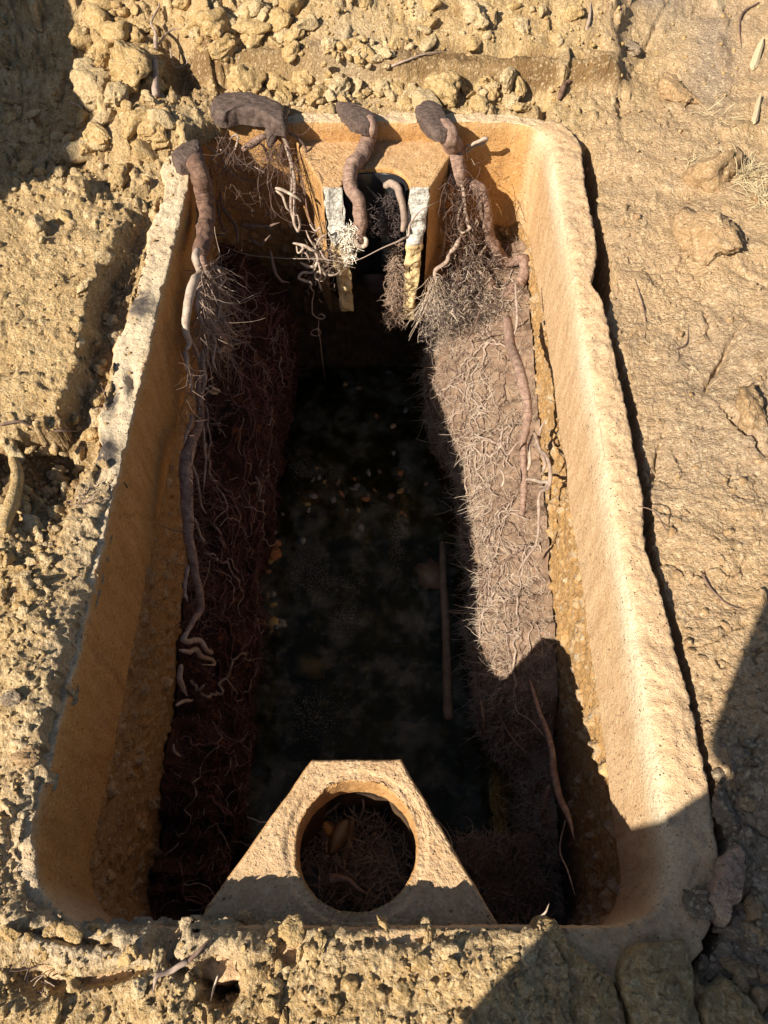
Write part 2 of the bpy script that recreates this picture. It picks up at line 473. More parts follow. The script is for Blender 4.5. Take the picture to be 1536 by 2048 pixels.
right = sstep(1120, 1240, PXg + 18 * vnoise(GY * 7, GX * 7, seed=21))
H = 0.022 * fbm(GX * 2.6, GY * 2.6, seed=1, octv=3) + 0.010 * fbm(GX * 12, GY * 12, seed=2, octv=3)
# flaky, plate-like skin on the right-hand ground
pl = fbm(GX * 6 + 0.3 * vnoise(GX * 20, GY * 20, seed=5), GY * 6, seed=9, octv=4)
pl2 = fbm(GX * 17, GY * 17, seed=19, octv=3)
H += right * (0.020 * (np.floor(pl * 6) / 6) + 0.008 * np.floor(pl2 * 4) / 4)
H += (1 - right) * 0.012 * (np.floor(pl2 * 4) / 4)
H += right * np.clip((PXg - 1300) / 240, 0, 2) * 0.035
H -= 0.022 * (GX > 0.3) * sstep(200, 300, PYg) * np.exp(-np.clip(Q - 0.1, 0, 9) / 0.12)
# trodden shelf on the left, rubble trough between it and the rim
ys = np.array([-200, 330, 430, 500, 560, 620, 700, 750, 850, 880, 905, 3000])
xs = np.array([300, 300, 270, 250, 212, 190, 180, 172, 120, 70, -30, -400])
XSg = np.interp(PYg, ys, xs) + 12 * vnoise(GY * 22, GX * 22, seed=31)
shelf = sstep(0, 1, (XSg - PXg) / 22 + 0.5) * sstep(320, 400, PYg)
H += shelf * 0.055
left_low = (1 - shelf) * (1 - right) * sstep(400, 520, PYg) * (1 - sstep(1000, 1150, PYg)) * sstep(0, 0.02, Q - 0.085)
H -= left_low * 0.022
H += 0.035 * gauss(25, 1010, 34, 110, 8) - 0.045 * gauss(95, 940, 50, 60) - 0.03 * gauss(60, 905, 90, 22)
H += 0.03 * gauss(60, 1330, 110, 160)
# mound and hollow beyond the far left corner
H += 0.06 * gauss(255, 165, 110, 90) + 0.035 * gauss(330, 265, 110, 45) + 0.035 * gauss(470, 60, 120, 60) + 0.035 * gauss(660, 120, 90, 70)
H -= 0.09 * gauss(368, 165, 42, 50) + 0.05 * gauss(235, 395, 60, 50) + 0.04 * gauss(120, 220, 90, 90)
# the cut bank beyond the tank
bandx = sstep(340, 430, PXg) * (1 - sstep(1205, 1275, PXg))
yb = 2.70 + 0.02 * vnoise(GX * 5, GX * 0, seed=41)
H += bandx * 0.085 * sstep(yb, yb + 0.055, GY)
H += np.clip(GY - 2.8, 0, None) * 0.28 * (0.35 + 0.65 * (1 - sstep(1150, 1400, PXg)))
crev = np.exp(-(((GY - (2.79 + 0.03 * np.sin(GX * 3 + 1))) / 0.014) ** 2)) * sstep(760, 1000, PXg) * (1 - sstep(1200, 1240, PXg))
H -= 0.03 * crev
for (cx, cy, L, wdt, ang, dep) in [(1060, 185, 34, 9, 0, .06), (1092, 205, 8, 22, 10, .06), (1244, 190, 7, 60, 0, .02), (960, 60, 130, 6, -28, .035), (1190, 130, 60, 5, 4, .03),
                                   (1300, 80, 5, 60, 30, .02), (1445, 720, 6, 60, 28, .03), (1490, 860, 6, 60, -40, .035), (1420, 640, 30, 4, 80, .025),
                                   (440, 1965, 34, 42, 0, .16), (1500, 560, 6, 50, -60, .02), (335, 1880, 22, 30, 30, .07), (240, 1950, 60, 12, -12, .06),
                                   (90, 1960, 60, 40, 0, .05), (350, 1925, 40, 12, 40, .05), (575, 1905, 18, 26, 0, .04), (20, 1700, 30, 50, 0, .03),
                                   (800, 1880, 120, 10, -4, .02), (150, 1880, 90, 8, 10, .03), (1330, 880, 5, 40, 10, .015), (1100, 60, 12, 70, 10, .02)]:
    H -= dep * gauss(cx, cy, L, wdt, ang)

# ---- crumbs and small clods pressed into the surface
def stamp_field(Hf, TN, ci, cj, r, hgt, rng):
    n0, n1 = Hf.shape
    for k in range(len(ci)):
        a = r[k]; R = int(a) + 2
        i0 = int(cj[k]); j0 = int(ci[k])
        y0, y1, x0, x1 = i0 - R, i0 + R + 1, j0 - R, j0 + R + 1
        if y0 < 0 or x0 < 0 or y1 > n0 or x1 > n1: continue
        yy, xx = np.mgrid[y0:y1, x0:x1]
        dx = (xx - ci[k]) / a; dy = (yy - cj[k]) / a
        th = rng[k, 0] * 6.283; c, s = math.cos(th), math.sin(th)
        ex = dx * c + dy * s; ey = (-dx * s + dy * c) * (1 + 0.7 * rng[k, 1])
        d = np.sqrt(np.clip(1 - ex * ex - ey * ey, 0, 1))
        f = 1.35 - 1.1 * (ex * math.cos(rng[k, 2] * 6.28) + ey * math.sin(rng[k, 2] * 6.28)) * (0.3 + rng[k, 3])
        f2 = 1.0 - 0.9 * (ex * math.cos(rng[k, 3] * 9.0) + ey * math.sin(rng[k, 3] * 9.0))
        g3 = rng[k, 4] * 6.28
        f3 = 0.95 + 0.9 * (ex * math.cos(g3) + ey * math.sin(g3))
        d = np.minimum(d * 1.7, 1.0)
        prof = np.minimum(np.minimum(d, f * 0.62), np.minimum(f2 * 0.72 + 0.12, f3 * 0.72))
        base = Hf[i0, j0]
        new = base - 0.25 * hgt[k] + prof * hgt[k]
        sub = Hf[y0:y1, x0:x1]
        mk = (new > sub) & (d > 0)
        sub[mk] = new[mk]
        if TN is not None:
            TN[y0:y1, x0:x1][mk] = rng[k, 4]

def crumb_density(px, py):
    d = 0.85
    if px > 1150 and py > 230: d = 0.22
    if px > 1250: d = 0.20
    if px > 1150 and py > 1500: d = 0.65
    if px < 260 and 430 < py < 850: d = 0.38
    if py > 1840 and px < 1050: d = 0.75
    if px < 360 and py > 900: d = 0.8
    if 380 < px < 1240 and 100 < py < 170: d = 0.08
    return d
cellpx = 2.0 * SX * 768 / NC
N0 = 66000
rr = np.random.default_rng(11)
ppx = rr.uniform(768 - 768 * SX, 768 + 768 * SX, N0); ppy = rr.uniform(-260, 2330, N0)
keep = np.array([rr.random() < crumb_density(a, b) for a, b in zip(ppx, ppy)])
# clumping
wx = np.array([onz(a, b)[:2] for a, b in zip(ppx, ppy)])
cl = fbm(wx[:, 0] * 5, wx[:, 1] * 5, seed=77, octv=3)
keep &= (cl + rr.uniform(-.5, .5, N0)) > -0.25
keep &= tank_sdf(wx[:, 0], wx[:, 1]) > 0.0
ppx, ppy, wx = ppx[keep], ppy[keep], wx[keep]
rpx = 3.1 * (1 - rr.random(len(ppx))) ** (-0.36)
rpx = np.clip(rpx, 3.0, 24)
rpx = np.where((ppx > 1200) & (ppy > 230), np.minimum(rpx, 15), rpx)
rpx = np.where((ppx < 700) & (ppy < 230), rpx * 1.35, rpx)
ord_ = np.argsort(-rpx)
ppx, ppy, wx, rpx = ppx[ord_], ppy[ord_], wx[ord_], rpx[ord_]
ci = (wx[:, 0] / halfw(wx[:, 1]) / SX + 1) / 2 * (NC - 1)
cj = (np.degrees(np.arctan(wx[:, 1] / CAM_H)) + 14.0) / 84.6 * (NR - 1)
depth_pt = np.sqrt(wx[:, 1] ** 2 + CAM_H ** 2 + wx[:, 0] ** 2)
r_m = rpx / FPX * depth_pt
TN = np.full(H.shape, 0.35)
hs = np.where((ppx > 1180) & (ppy > 230), 0.5, 0.9) * np.where(ppy < 300, 0.75, 1.0) * np.where(ppy > 1840, 0.75, 1.0)
stamp_field(H, TN, ci, cj, rpx / cellpx, r_m * hs, rr.random((len(ppx), 5)))
H += 0.0030 * fbm(GX * 90, GY * 90, seed=51, octv=2) * (1 - 0.4 * right)
# grains a few millimetres across, coarser on the crumbly ground
grain = rr.normal(size=H.shape)
gmask = 0.4 + 0.8 * sstep(-0.3, 0.4, fbm(GX * 5, GY * 5, seed=52, octv=3))
cellm = (np.abs(halfw(GYW)) * 2 * SX / NC)[:, None]
H += grain * cellm * (0.24 - 0.12 * right) * gmask
# shrinkage cracks and scrape marks in the dry skin
for fq, am, sd in ((7.0, 0.012, 53), (19.0, 0.006, 54)):
    rn_ = np.abs(fbm(GX * fq + 0.4 * vnoise(GX * fq * 2, GY * fq * 2, seed=sd + 5), GY * fq, seed=sd, octv=3))
    H -= am * (0.4 + 0.6 * right) * np.clip(1 - rn_ / 0.035, 0, 1) * sstep(-0.1, 0.2, vnoise(GX * 4, GY * 4, seed=sd + 9))

# ---- meeting the tank
Pb, Nb = cornered_path()
ragged = 0.012 * vnoise(GX * 26, GY * 26, seed=61) + 0.008 * vnoise(GX * 70, GY * 70, seed=62)
near_cover = (1 - sstep(0.11, 0.14, GY)) * (1 - sstep(1068, 1104, PXg - 0.55 * (PYg - 1850)))
left_cover = (1 - sstep(0.96, 1.10, GY + 0.06 * vnoise(GX * 30, GY * 30, seed=63))) * (1 - sstep(-0.3, -0.2, GX))
corner_cover = (1 - sstep(425, 450, PXg + 12 * vnoise(GX * 25, GY * 25, seed=64))) * (1 - sstep(292, 318, PYg + 10 * vnoise(GX * 20, GY * 20, seed=65)))
cover = np.maximum(np.maximum(near_cover, left_cover), corner_cover)
out_right = (GX - np.interp(GY, RO_Y, RO_X))
gapx = np.interp(GY, GO_Y, GO_X) + 0.009 + 0.004 * vnoise(GY * 60, GY * 0 + 3, seed=66)
rightside = (GX > 0.3) & (GY > 0.16) & (GY < 2.42)
wdef = 0.078 + 0.010 * vnoise(GX * 20, GY * 20, seed=67)
edge_q = np.where(rightside, 99.0, wdef)
inside_rim = np.where(rightside, (GX < gapx), Q < edge_q)
near_right = (GY <= 0.16) & (GX > 0.3)
inside_rim = np.where(near_right, Q < 0.115, inside_rim)
H = H - np.where(rightside | near_right, 0.020, 0.014)
Hc = H + 0.030 + 0.012 * near_cover + 0.012 * left_cover
# soil over the rim thins out towards its broken inner edge
Hc = Hc - 0.03 * np.exp(-np.clip(Q, 0, 1) / 0.018)
ragged = ragged + 0.014 * (1 - near_cover)
ground_z = np.where(cover > 0.5, np.where(Q > ragged, Hc, np.where(near_cover > 0.5, -0.07, -0.025)), np.where(inside_rim, np.where(Q < 0.05, -0.06, -0.42), H))
wallish = (cover <= 0.5) & rightside & inside_rim
delete = np.where(cover > 0.5, Q < ragged - np.where(near_cover > 0.5, 0.008, 0.006), Q < 0.02)
tone = right * (1 - 0.7 * gauss(1300, 100, 60, 160, 20) - 0.5 * gauss(1500, 260, 60, 60))
damp_shade = np.clip(bandx * sstep(2.695, 2.72, GY) * (1 - sstep(2.80, 2.84, GY + 0.03 * vnoise(GX * 9, GY * 9, seed=71))) * (0.8 + 0.3 * vnoise(GX * 8, GY * 30, seed=74))
              + 0.75 * gauss(368, 165, 42, 55) + 0.55 * left_low + 0.5 * gauss(95, 940, 50, 60) + 0.7 * (ground_z < -0.2), 0, 1)  # hollows, trough and gap get a dark brown standing in for shade
crete = np.clip(sstep(0.12, 0.02, Q) * left_cover * (0.55 + 0.6 * fbm(GX * 16, GY * 16, seed=72)) + 0.8 * gauss(150, 1700, 130, 60, 30) * (0.5 + fbm(GX * 18, GY * 18, seed=73))
                + 0.25 * near_cover * sstep(0.1, 0.02, Q) + 0.5 * gauss(700, 150, 70, 50) + 0.5 * gauss(250, 1905, 120, 18, 4), 0, 0.85)
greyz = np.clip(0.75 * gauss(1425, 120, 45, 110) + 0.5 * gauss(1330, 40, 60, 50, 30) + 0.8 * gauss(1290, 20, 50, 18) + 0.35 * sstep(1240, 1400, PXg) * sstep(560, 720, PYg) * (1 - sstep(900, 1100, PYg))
                + 0.6 * sstep(1380, 1440, PXg) * sstep(1450, 1650, PYg) + 0.35 * sstep(1700, 1800, PYg) * sstep(1050, 1250, PXg), 0, 0.9)  # last two terms grey the near-right ground to paint its shade
Vg = np.stack([GX, GY, ground_z], -1).reshape(-1, 3)
# crumbs make the surface overhang a little sideways as well
Vg[:, 0] += (0.003 * vnoise(GX * 60, GY * 60, seed=81)).ravel()
dm = ~(delete[:-1, :-1] & delete[1:, :-1] & delete[:-1, 1:] & delete[1:, 1:])
Fg = grid_faces(NR, NC, mask=dm)
attrs = dict(tone=tone, damp_shade=damp_shade, crete=crete, grey=greyz, spot=TN)
# apron out to the horizon, joined on to the border of the detailed sheet
border = ([(0, i) for i in range(NC)] + [(j, NC - 1) for j in range(1, NR)] + [(NR - 1, i) for i in range(NC - 2, -1, -1)] + [(j, 0) for j in range(NR - 2, 0, -1)])
bidx = np.array([j * NC + i for j, i in border])
bp = Vg[bidx]
cxy = np.array([0.0, 1.4])
rings = [1.15, 1.4, 2.0, 3.5, 8.0, 30.0, 90.0]
extraV = []; extraF = []
prev = bidx; base = len(Vg); nb_ = len(bidx)
for k, s in enumerate(rings):
    xy = cxy + (bp[:, :2] - cxy) * s
    fade = max(0.0, 1 - k / 3)
    z = bp[:, 2] * fade + (1 - fade) * 0.25 * (np.clip(xy[:, 1] - 2.5, 0, 3)) * 0.4 + 0.05 * fbm(xy[:, 0] * 1.5, xy[:, 1] * 1.5, seed=91)
    extraV.append(np.column_stack([xy, z]))
    cur = base + np.arange(nb_)
    nxt = np.roll(np.arange(nb_), -1)
    extraF.append(np.stack([prev, cur, cur[nxt], prev[nxt]], -1))
    prev = cur; base += nb_
EV = np.concatenate(extraV); EF = np.concatenate(extraF)
for kk in attrs:
    src = attrs[kk].ravel()[bidx]
    attrs[kk] = np.concatenate([attrs[kk].ravel()] + [src] * len(rings))
me = fast_mesh('soil_ground', np.concatenate([Vg, EV]), np.concatenate([Fg, EF]), attrs=attrs)
link('ground', me, M['soil'], kind='structure')

def ground_height(x, y):
    q_ = float(tank_sdf(np.array([x]), np.array([y]))[0])
    i = (x / halfw(y) / SX + 1) / 2 * (NC - 1); j = (math.degrees(math.atan2(y, CAM_H)) + 14.0) / 84.6 * (NR - 1)
    i = int(min(max(i, 0), NC - 1)); j = int(min(max(j, 0), NR - 1))
    g = float(ground_z[j, i])
    return 0.0 if (g < -0.2 and -0.01 < q_ < 0.10) else g
def on_ground(px, py, lift=0.0):
    """the point where the sight line through a pixel meets the soil"""
    z = 0.0
    for _ in range(12):
        p = onz(px, py, z)
        z = 0.5 * z + 0.5 * max(ground_height(p.x, p.y), -0.08)
    p = onz(px, py, z)
    return Vector((p.x, p.y, z + lift))

# ================================================================== TANK
tank = empty('septic_tank', (-0.05, 1.3, -1.4), label='open stained concrete septic tank with its lid off, sunk in yellow soil', cat='septic tank')

m = len(Pb)
Xw = Pb[:, 0] + SH * Pb[:, 1]; Yw = Pb[:, 1]
W = rim_width(Pb[:, 0], Pb[:, 1], Nb)
side_r = sstep(0.6, 0.9, Nb[:, 0]); side_l = sstep(0.6, 0.9, -Nb[:, 0]); side_f = sstep(0.6, 0.9, Nb[:, 1])
nO, nT = 14, 17
rows_in = np.concatenate([np.linspace(0.0, 0.76, 139), np.linspace(0.79, 1.42, 24)])
nI = len(rows_in)
R = nO + nT + nI
X = np.zeros((R, m)); Y = np.zeros((R, m)); Z = np.zeros((R, m))
dep = np.zeros((R, m)); peb = np.zeros((R, m)); rnd = np.zeros((R, m)); edge = np.zeros((R, m)); dirt = np.zeros((R, m))
notch = np.zeros(m)
# outer side
for k in range(nO):
    t = k / (nO - 1)
    z = -0.45 * (1 - t) ** 1.5 - 0.006 * t
    o = W + 0.004 * vnoise(Xw * 60, Yw * 60, z * 60 + 0 * Xw, seed=101) + (0.010 * fbm(Xw * 25, Yw * 25, z * 25 + 0 * Xw, seed=107)) * (1 - t)
    X[k] = Xw + Nb[:, 0] * o; Y[k] = Yw + Nb[:, 1] * o; Z[k] = z
# top
inner_end = 0.006 + 0.006 * side_r
inner_chip = (0.010 * side_l + 0.004 * side_r) * np.clip(vnoise(Xw * 28, Yw * 28, seed=102) + 0.35 * vnoise(Xw * 90, Yw * 90, seed=103), 0, 1)
for k in range(nT):
    t = (k + 1) / nT
    o = W * (1 - t) + (inner_chip + inner_end) * t
    x = Xw + Nb[:, 0] * o; y = Yw + Nb[:, 1] * o
    z = 0.006 * fbm(x * 14, y * 14, seed=104) + 0.004 * fbm(x * 70, y * 70, seed=105) + 0.0009 * RNG.normal(size=m)
    z += side_r * (-0.006 * (np.floor(fbm(x * 16, y * 16, seed=106) * 4) / 4))
    z -= 0.003 * np.exp(-(W - np.minimum(o, W)) / 0.004) + 0.006 * np.exp(-np.abs(o) / 0.006)
    z -= side_r * 0.012 * t ** 4
    pxx, pyy = project(x, y, 0)
    for (cx, cy, r1, r2, dz, dd) in [(283, 610, 26, 26, 0.008, 1.9), (222, 790, 14, 34, -0.020, 1.3), (205, 905, 34, 26, 0.006, 1.8), (262, 765, 10, 34, -0.016, .35),
                                      (1180, 620, 16, 60, -0.006, 0), (1195, 700, 9, 30, -0.006, .2), (1350, 1640, 20, 12, 0.002, .7), (1150, 420, 20, 40, -.003, .25)]:
        g = np.exp(-(((pxx - cx) / r1) ** 2 + ((pyy - cy) / r2) ** 2))
        z += dz * g; dirt[nO + k] = np.clip(dirt[nO + k] + dd * g * (0.8 + 0.8 * fbm(x * 50, y * 50, seed=108)), 0, 1)
    X[nO + k] = x; Y[nO + k] = y; Z[nO + k] = z
    edge[nO + k] = np.clip(side_l * (0.85 + 0.5 * fbm(x * 10, y * 10, seed=109)) + side_f * 0.55 + side_r * (0.05 + 0.45 * t ** 8 + 0.35 * np.clip(fbm(x * 9, y * 9, seed=110), 0, 1)), 0, 1)
# inner face
D = np.zeros((nI, m)); RN = np.zeros((nI, m))
step = 0.315 * side_l + (0.335 + 0.05 * sstep(1.9, 2.4, Yw)) * side_r + 0.40 * side_f + 0.32 * (1 - side_l - side_r - side_f).clip(0, 1)
step = step + 0.012 * vnoise(Xw * 7, Yw * 7, seed=111) + 0.005 * vnoise(Xw * 40, Yw * 40, seed=112)
rp = np.random.default_rng(5)
npb = 9000
pc = rp.uniform(0, m, npb); pr = rp.uniform(40, 158, npb)
ok = (rows_in[pr.astype(int)] > step[np.minimum(pc.astype(int), m - 1)] + 0.004) & (Pb[np.minimum(pc.astype(int), m - 1), 1] > 0.12)
pc, pr = pc[ok], pr[ok]
prad = np.clip(0.9 * (1 - rp.random(len(pc))) ** -0.45, 0.95, 3.4)
DD = np.zeros((nI, m)); RR = np.zeros((nI, m))
o2 = np.argsort(-prad)
stamp_field(DD, RR, pc[o2], pr[o2], prad[o2], prad[o2] * 0.0055 * 1.15, np.clip(rp.random((len(pc), 5)), 0.03, 1))
rz = rows_in[:, None]
below = sstep(-0.004, 0.006, rz - step[None, :])
XX = np.repeat(Xw[None], nI, 0); YY = np.repeat(Yw[None], nI, 0)
rough = fbm(XX * 40, YY * 40, rz * 40, seed=113, octv=3)
soft = fbm(XX * 5, YY * 5, rz * 5, seed=114, octv=3)
recess = below * (0.013 - 0.010 * rough - DD) + (1 - below) * (0.0012 * rough)
recess = recess + 0.0007 * RNG.normal(size=recess.shape) * (1 + below) + 0.004 * soft + 0.006 * np.exp(-rz / 0.012) + inner_chip[None] * np.exp(-rz / 0.012)
recess = recess + side_r[None] * 0.006 * np.exp(-rz / 0.03)
# a cold joint and crack down the left wall at one place
for (cy_, ang) in [(0.93, 0.57)]:
    yc = cy_ + ang * rz + 0.012 * vnoise(rz * 40 + 0 * YY, YY * 0, seed=115)
    recess = recess + side_l[None] * 0.006 * np.exp(-((YY - yc) / 0.003) ** 2) * (rz < 0.34)
base_r = nO + nT
X[base_r:] = Xw + Nb[:, 0] * recess; Y[base_r:] = Yw + Nb[:, 1] * recess
Z[base_r:] = -rz + (Z[base_r - 1][None] - 0.0012) * np.exp(-rz / 0.05)
dep[base_r:] = rz
peb[base_r:] = below; rnd[base_r:] = np.where(DD > 0.0004, RR, 0)
edge[base_r:] = np.clip(side_r[None] * (1.15 * np.exp(-((rz - 0.02) / 0.06) ** 2) * (0.7 + 0.8 * fbm(XX * 3, YY * 3, rz * 3, seed=116))) + side_f[None] * 0.15 * np.exp(-rz / 0.03)
                        + 0.5 * side_l[None] * np.exp(-rz / 0.006), 0, 1)
farness = sstep(1.9, 2.45, Yw)
org = np.clip(0.95 * side_l + 0.85 * side_f + 0.08 + side_r * (0.02 + 0.30 * farness), 0, 1)[None] * np.ones((R, 1))  # left wall's orange also carries bounced light put into its colour
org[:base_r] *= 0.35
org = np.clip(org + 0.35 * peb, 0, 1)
deep = np.zeros((R, m)); deep[base_r:] = np.clip(sstep(0.62 - 0.22 * side_f[None], 0.95 - 0.25 * side_f[None], rz) * (0.9 + 0.2 * rough), 0, 1)  # far wall blackens higher up, painting the gloom behind the baffle
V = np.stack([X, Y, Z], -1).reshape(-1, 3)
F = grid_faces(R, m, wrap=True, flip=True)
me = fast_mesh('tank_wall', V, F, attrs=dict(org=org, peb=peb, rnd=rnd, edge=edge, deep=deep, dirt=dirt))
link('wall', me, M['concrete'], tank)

# tank floor with settled sludge, lumps showing through the water
fx = np.linspace(XL - 0.05, XR + 0.06, 120); fy = np.linspace(YN - 0.05, YF + 0.05, 220)
FX, FY = np.meshgrid(fx, fy)
FZ = -1.30 + 0.03 * fbm(FX * 6, FY * 6, seed=121) + 0.035 * sstep(0.1, 0.6, fbm(FX * 4, FY * 4, seed=122)) + 0.012 * fbm(FX * 30, FY * 30, seed=123)
me = fast_mesh('sludge_bed', np.stack([FX, FY, FZ], -1).reshape(-1, 3), grid_faces(220, 120))
link('sludge_bed', me, M['sludge'], tank, kind='stuff')

# water
WZ = -1.20
me = fast_mesh('water_sheet', [(XL - 0.03, YN - 0.03, WZ), (XR + 0.05, YN - 0.03, WZ), (XR + 0.05, YF + 0.03, WZ), (XL - 0.03, YF + 0.03, WZ)], [[0, 1, 2, 3]], smooth=False)
link('water', me, M['water'], kind='structure')

# ------------------------------------------------------------------ baffles
def ray_poly(c, th, poly):
    d = (math.cos(th), math.sin(th)); best = 9
    for k in range(len(poly)):
        p, q = poly[k], poly[(k + 1) % len(poly)]
        ex, ey = q[0] - p[0], q[1] - p[1]
        den = d[0] * ey - d[1] * ex
        if abs(den) < 1e-9: continue
        t = ((p[0] - c[0]) * ey - (p[1] - c[1]) * ex) / den
        s = ((p[0] - c[0]) * d[1] - (p[1] - c[1]) * d[0]) / den
        if t > 1e-6 and -1e-6 <= s <= 1 + 1e-6: best = min(best, t)
    return best

def baffle(name, c, rh, poly, ztop, plate, slab_t, zbot_fn, th0, th1, nth, ring_r, wrap):
    ths = list(np.linspace(th0, th1, nth, endpoint=not wrap))
    for p in poly:
        a = math.atan2(p[1] - c[1], p[0] - c[0])
        while a < th0: a += 2 * math.pi
        if a <= th1: ths.append(a)
    ths = sorted(set(ths)); n = len(ths)
    cols = []
    for a in ths:
        Ro = ray_poly(c, a, poly); dx, dy = math.cos(a), math.sin(a)
        zb = zbot_fn(a)
        prof = []
        Ri = max(rh, Ro - slab_t)
        # underside of the slab and up its inner face
        prof += [(Ro - 0.004, zb)] if False else []
        for t in np.linspace(0, 1, 4): prof.append((Ro + (Ri - Ro) * t, zb, 0))
        for t in np.linspace(0, 1, 14)[1:]: prof.append((Ri, zb + (ztop - plate - zb) * t, 1))
        for t in np.linspace(0, 1, 5)[1:]: prof.append((Ri + (rh - Ri) * t, ztop - plate, 1))
        for t in np.linspace(0, 1, 18)[1:]: prof.append((rh, ztop - plate + (plate - 0.004) * t, 2))
        for t in np.linspace(0, 1, 34)[1:-1]:
            r = rh + 0.003 + (Ro - 0.004 - rh - 0.003) * t
            prof.append((r, ztop - 0.005 * (1 - sstep(ring_r - 0.004, ring_r + 0.006, r)) * (0 if ring_r <= rh else 1), 3))
        for t in np.linspace(0, 1, 50): prof.append((Ro, ztop - 0.004 + (zb - ztop + 0.004) * t, 4))
        cols.append([(c[0] + dx * r, c[1] + dy * r, z, k, dx, dy) for r, z, k in prof])
    A = np.array(cols)                               # n, k, 6
    nk = A.shape[1]
    x, y, z, kind, dx, dy = [A[..., i] for i in range(6)]
    n3 = fbm(x * 30, y * 30, z * 30, seed=131, octv=3); n4 = fbm(x * 110, y * 110, z * 110, seed=132, octv=2)
    top = kind == 3
    z = z + np.where(top, 0.0022 * n3 + 0.0018 * n4, 0)
    s = np.where(kind == 4, 0.0025 * n3, np.where(kind == 2, 0.003 * n3 + 0.0015 * n4, 0.002 * n3))
    z = z + np.where(top, 0.0008 * RNG.normal(size=z.shape), 0)
    x = x + dx * s; y = y + dy * s
    # chipped lip round the hole
    lip = np.exp(-np.abs(z - ztop + 0.004) / 0.006) * (kind == 2)
    ch = np.clip(fbm(x * 22, y * 22, seed=133), 0, 1) * 0.020 * lip
    x = x + dx * ch; y = y + dy * ch
    V = np.stack([x, y, z], -1)
    F = grid_faces(n, nk, wrap=False)
    if wrap:
        i = np.arange(nk - 1)
        F = np.concatenate([F, np.stack([(n - 1) * nk + i, (n - 1) * nk + i + 1, i + 1, i], -1)])
    F = F[:, ::-1]
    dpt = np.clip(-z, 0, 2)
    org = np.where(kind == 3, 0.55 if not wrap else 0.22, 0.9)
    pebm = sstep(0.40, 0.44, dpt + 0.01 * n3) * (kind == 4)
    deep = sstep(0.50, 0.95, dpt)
    deep = np.maximum(deep, np.where(kind == 1, 0.85, 0))  # inner slab faces coloured near black for the unlit void
    dirt = np.zeros_like(z)
    edg = np.where(kind == 3, 0.15 + 0.2 * n3 if wrap else 0.05, 0).clip(0, 1)
    rn = np.zeros_like(z)
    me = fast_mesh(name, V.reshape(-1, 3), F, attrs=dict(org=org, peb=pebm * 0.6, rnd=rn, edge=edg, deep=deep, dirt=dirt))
    return me, ths, V

# near baffle (complete, with its round opening)
zt = -0.088
c2 = onz(713, 1688, zt)
tr = [onz(993, 1843, zt), onz(802, 1518, zt), onz(624, 1518, zt), onz(412, 1815, zt)]
poly = [(p.x, p.y) for p in tr]
poly = [(poly[0][0] + 0.02, YN - 0.03), poly[0], poly[1], poly[2], poly[3], (poly[3][0] - 0.02, YN - 0.03)]
me, _, _ = baffle('outlet_baffle', (c2.x, c2.y), 0.117, poly, zt, 0.10, 0.05, lambda a: -0.85, -math.pi, math.pi, 300, 0.136, True)
nbaf = link('baffle', me, M['concrete'], tank, label='complete trapezoid concrete baffle with a round hole at the near end')

# far baffle (its front is broken away, leaving a slot between two slabs)
zt2 = -0.066
C = (0.0, 2.222)
fl = onz(645, 386, zt2); fr = onz(859, 376, zt2)
yfr = 2.222
C = ((onz(682, 384, zt2).x + onz(819, 378, zt2).x) / 2, yfr)
rh2 = (onz(819, 378, zt2).x - onz(682, 384, zt2).x) / 2
wl = onz(585, 276, zt2); wr = onz(925, 276, zt2)
poly2 = [(fr.x, yfr - 0.001), (wr.x, YF + 0.03), (wl.x, YF + 0.03), (fl.x, yfr - 0.001)]
poly2c = poly2
def zb2(a):
    return -0.645 - 0.02 * math.sin(a * 5) if a < math.pi / 2 else -0.60 - 0.02 * math.sin(a * 7)
me, ths2, V2 = baffle('inlet_baffle', C, rh2, poly2c, zt2, 0.11, 0.058, zb2, 0.0, math.pi, 190, 0, False)
fbaf = link('baffle', me, M['concrete'], tank, label='broken concrete baffle at the far end, its front knocked out')
# rough broken fronts of the two slabs
def fracture(xa, xb, y, ztp, zbt, taper, seed, name, mtop, mbot, zsw):
    nz, nx = 120, 16
    tz = np.linspace(0, 1, nz)[:, None]; tx = np.linspace(0, 1, nx)[None, :]
    z = ztp + (zbt - ztp) * tz + 0 * tx
    x0 = xa + taper[0] * tz + 0.004 * vnoise(z[:, :1] * 40, z[:, :1] * 0, seed=seed); x1 = xb + taper[1] * tz + 0.004 * vnoise(z[:, :1] * 40, z[:, :1] * 0 + 5, seed=seed)
    x = x0 + (x1 - x0) * tx
    rim = np.sin(np.pi * tx) ** 0.5 * np.minimum(1, np.minimum(tz, 1 - tz) * 30) ** 0.5
    yy = y - 0.003 - (0.008 + 0.008 * fbm(x * 45, z * 45, seed=seed + 1, octv=3) + 0.012 * vnoise(x * 25, z * 25, seed=seed + 2)) * rim
    V = np.stack([x, yy, z], -1).reshape(-1, 3)
    F = grid_faces(nz, nx, flip=False)
    mi = (V[F[:, 0], 2] < zsw + 0.02 * vnoise(V[F[:, 0], 0] * 30, V[F[:, 0], 2] * 0, seed=seed)).astype(int)
    me = fast_mesh(name, V, F, matidx=mi)
    me.materials.append(mtop); me.materials.append(mbot)
    return me
me = fracture(fl.x - 0.002, C[0] - rh2 + 0.002, yfr + 0.004, zt2 + 0.002, -0.60, (0.035, 0.025), 140, 'left_fracture', M['fracture'], M['fracture_tan'], -0.27)
link('broken_edge', me, M['fracture'], tank, label='whitish broken edge of the left slab of the far baffle')
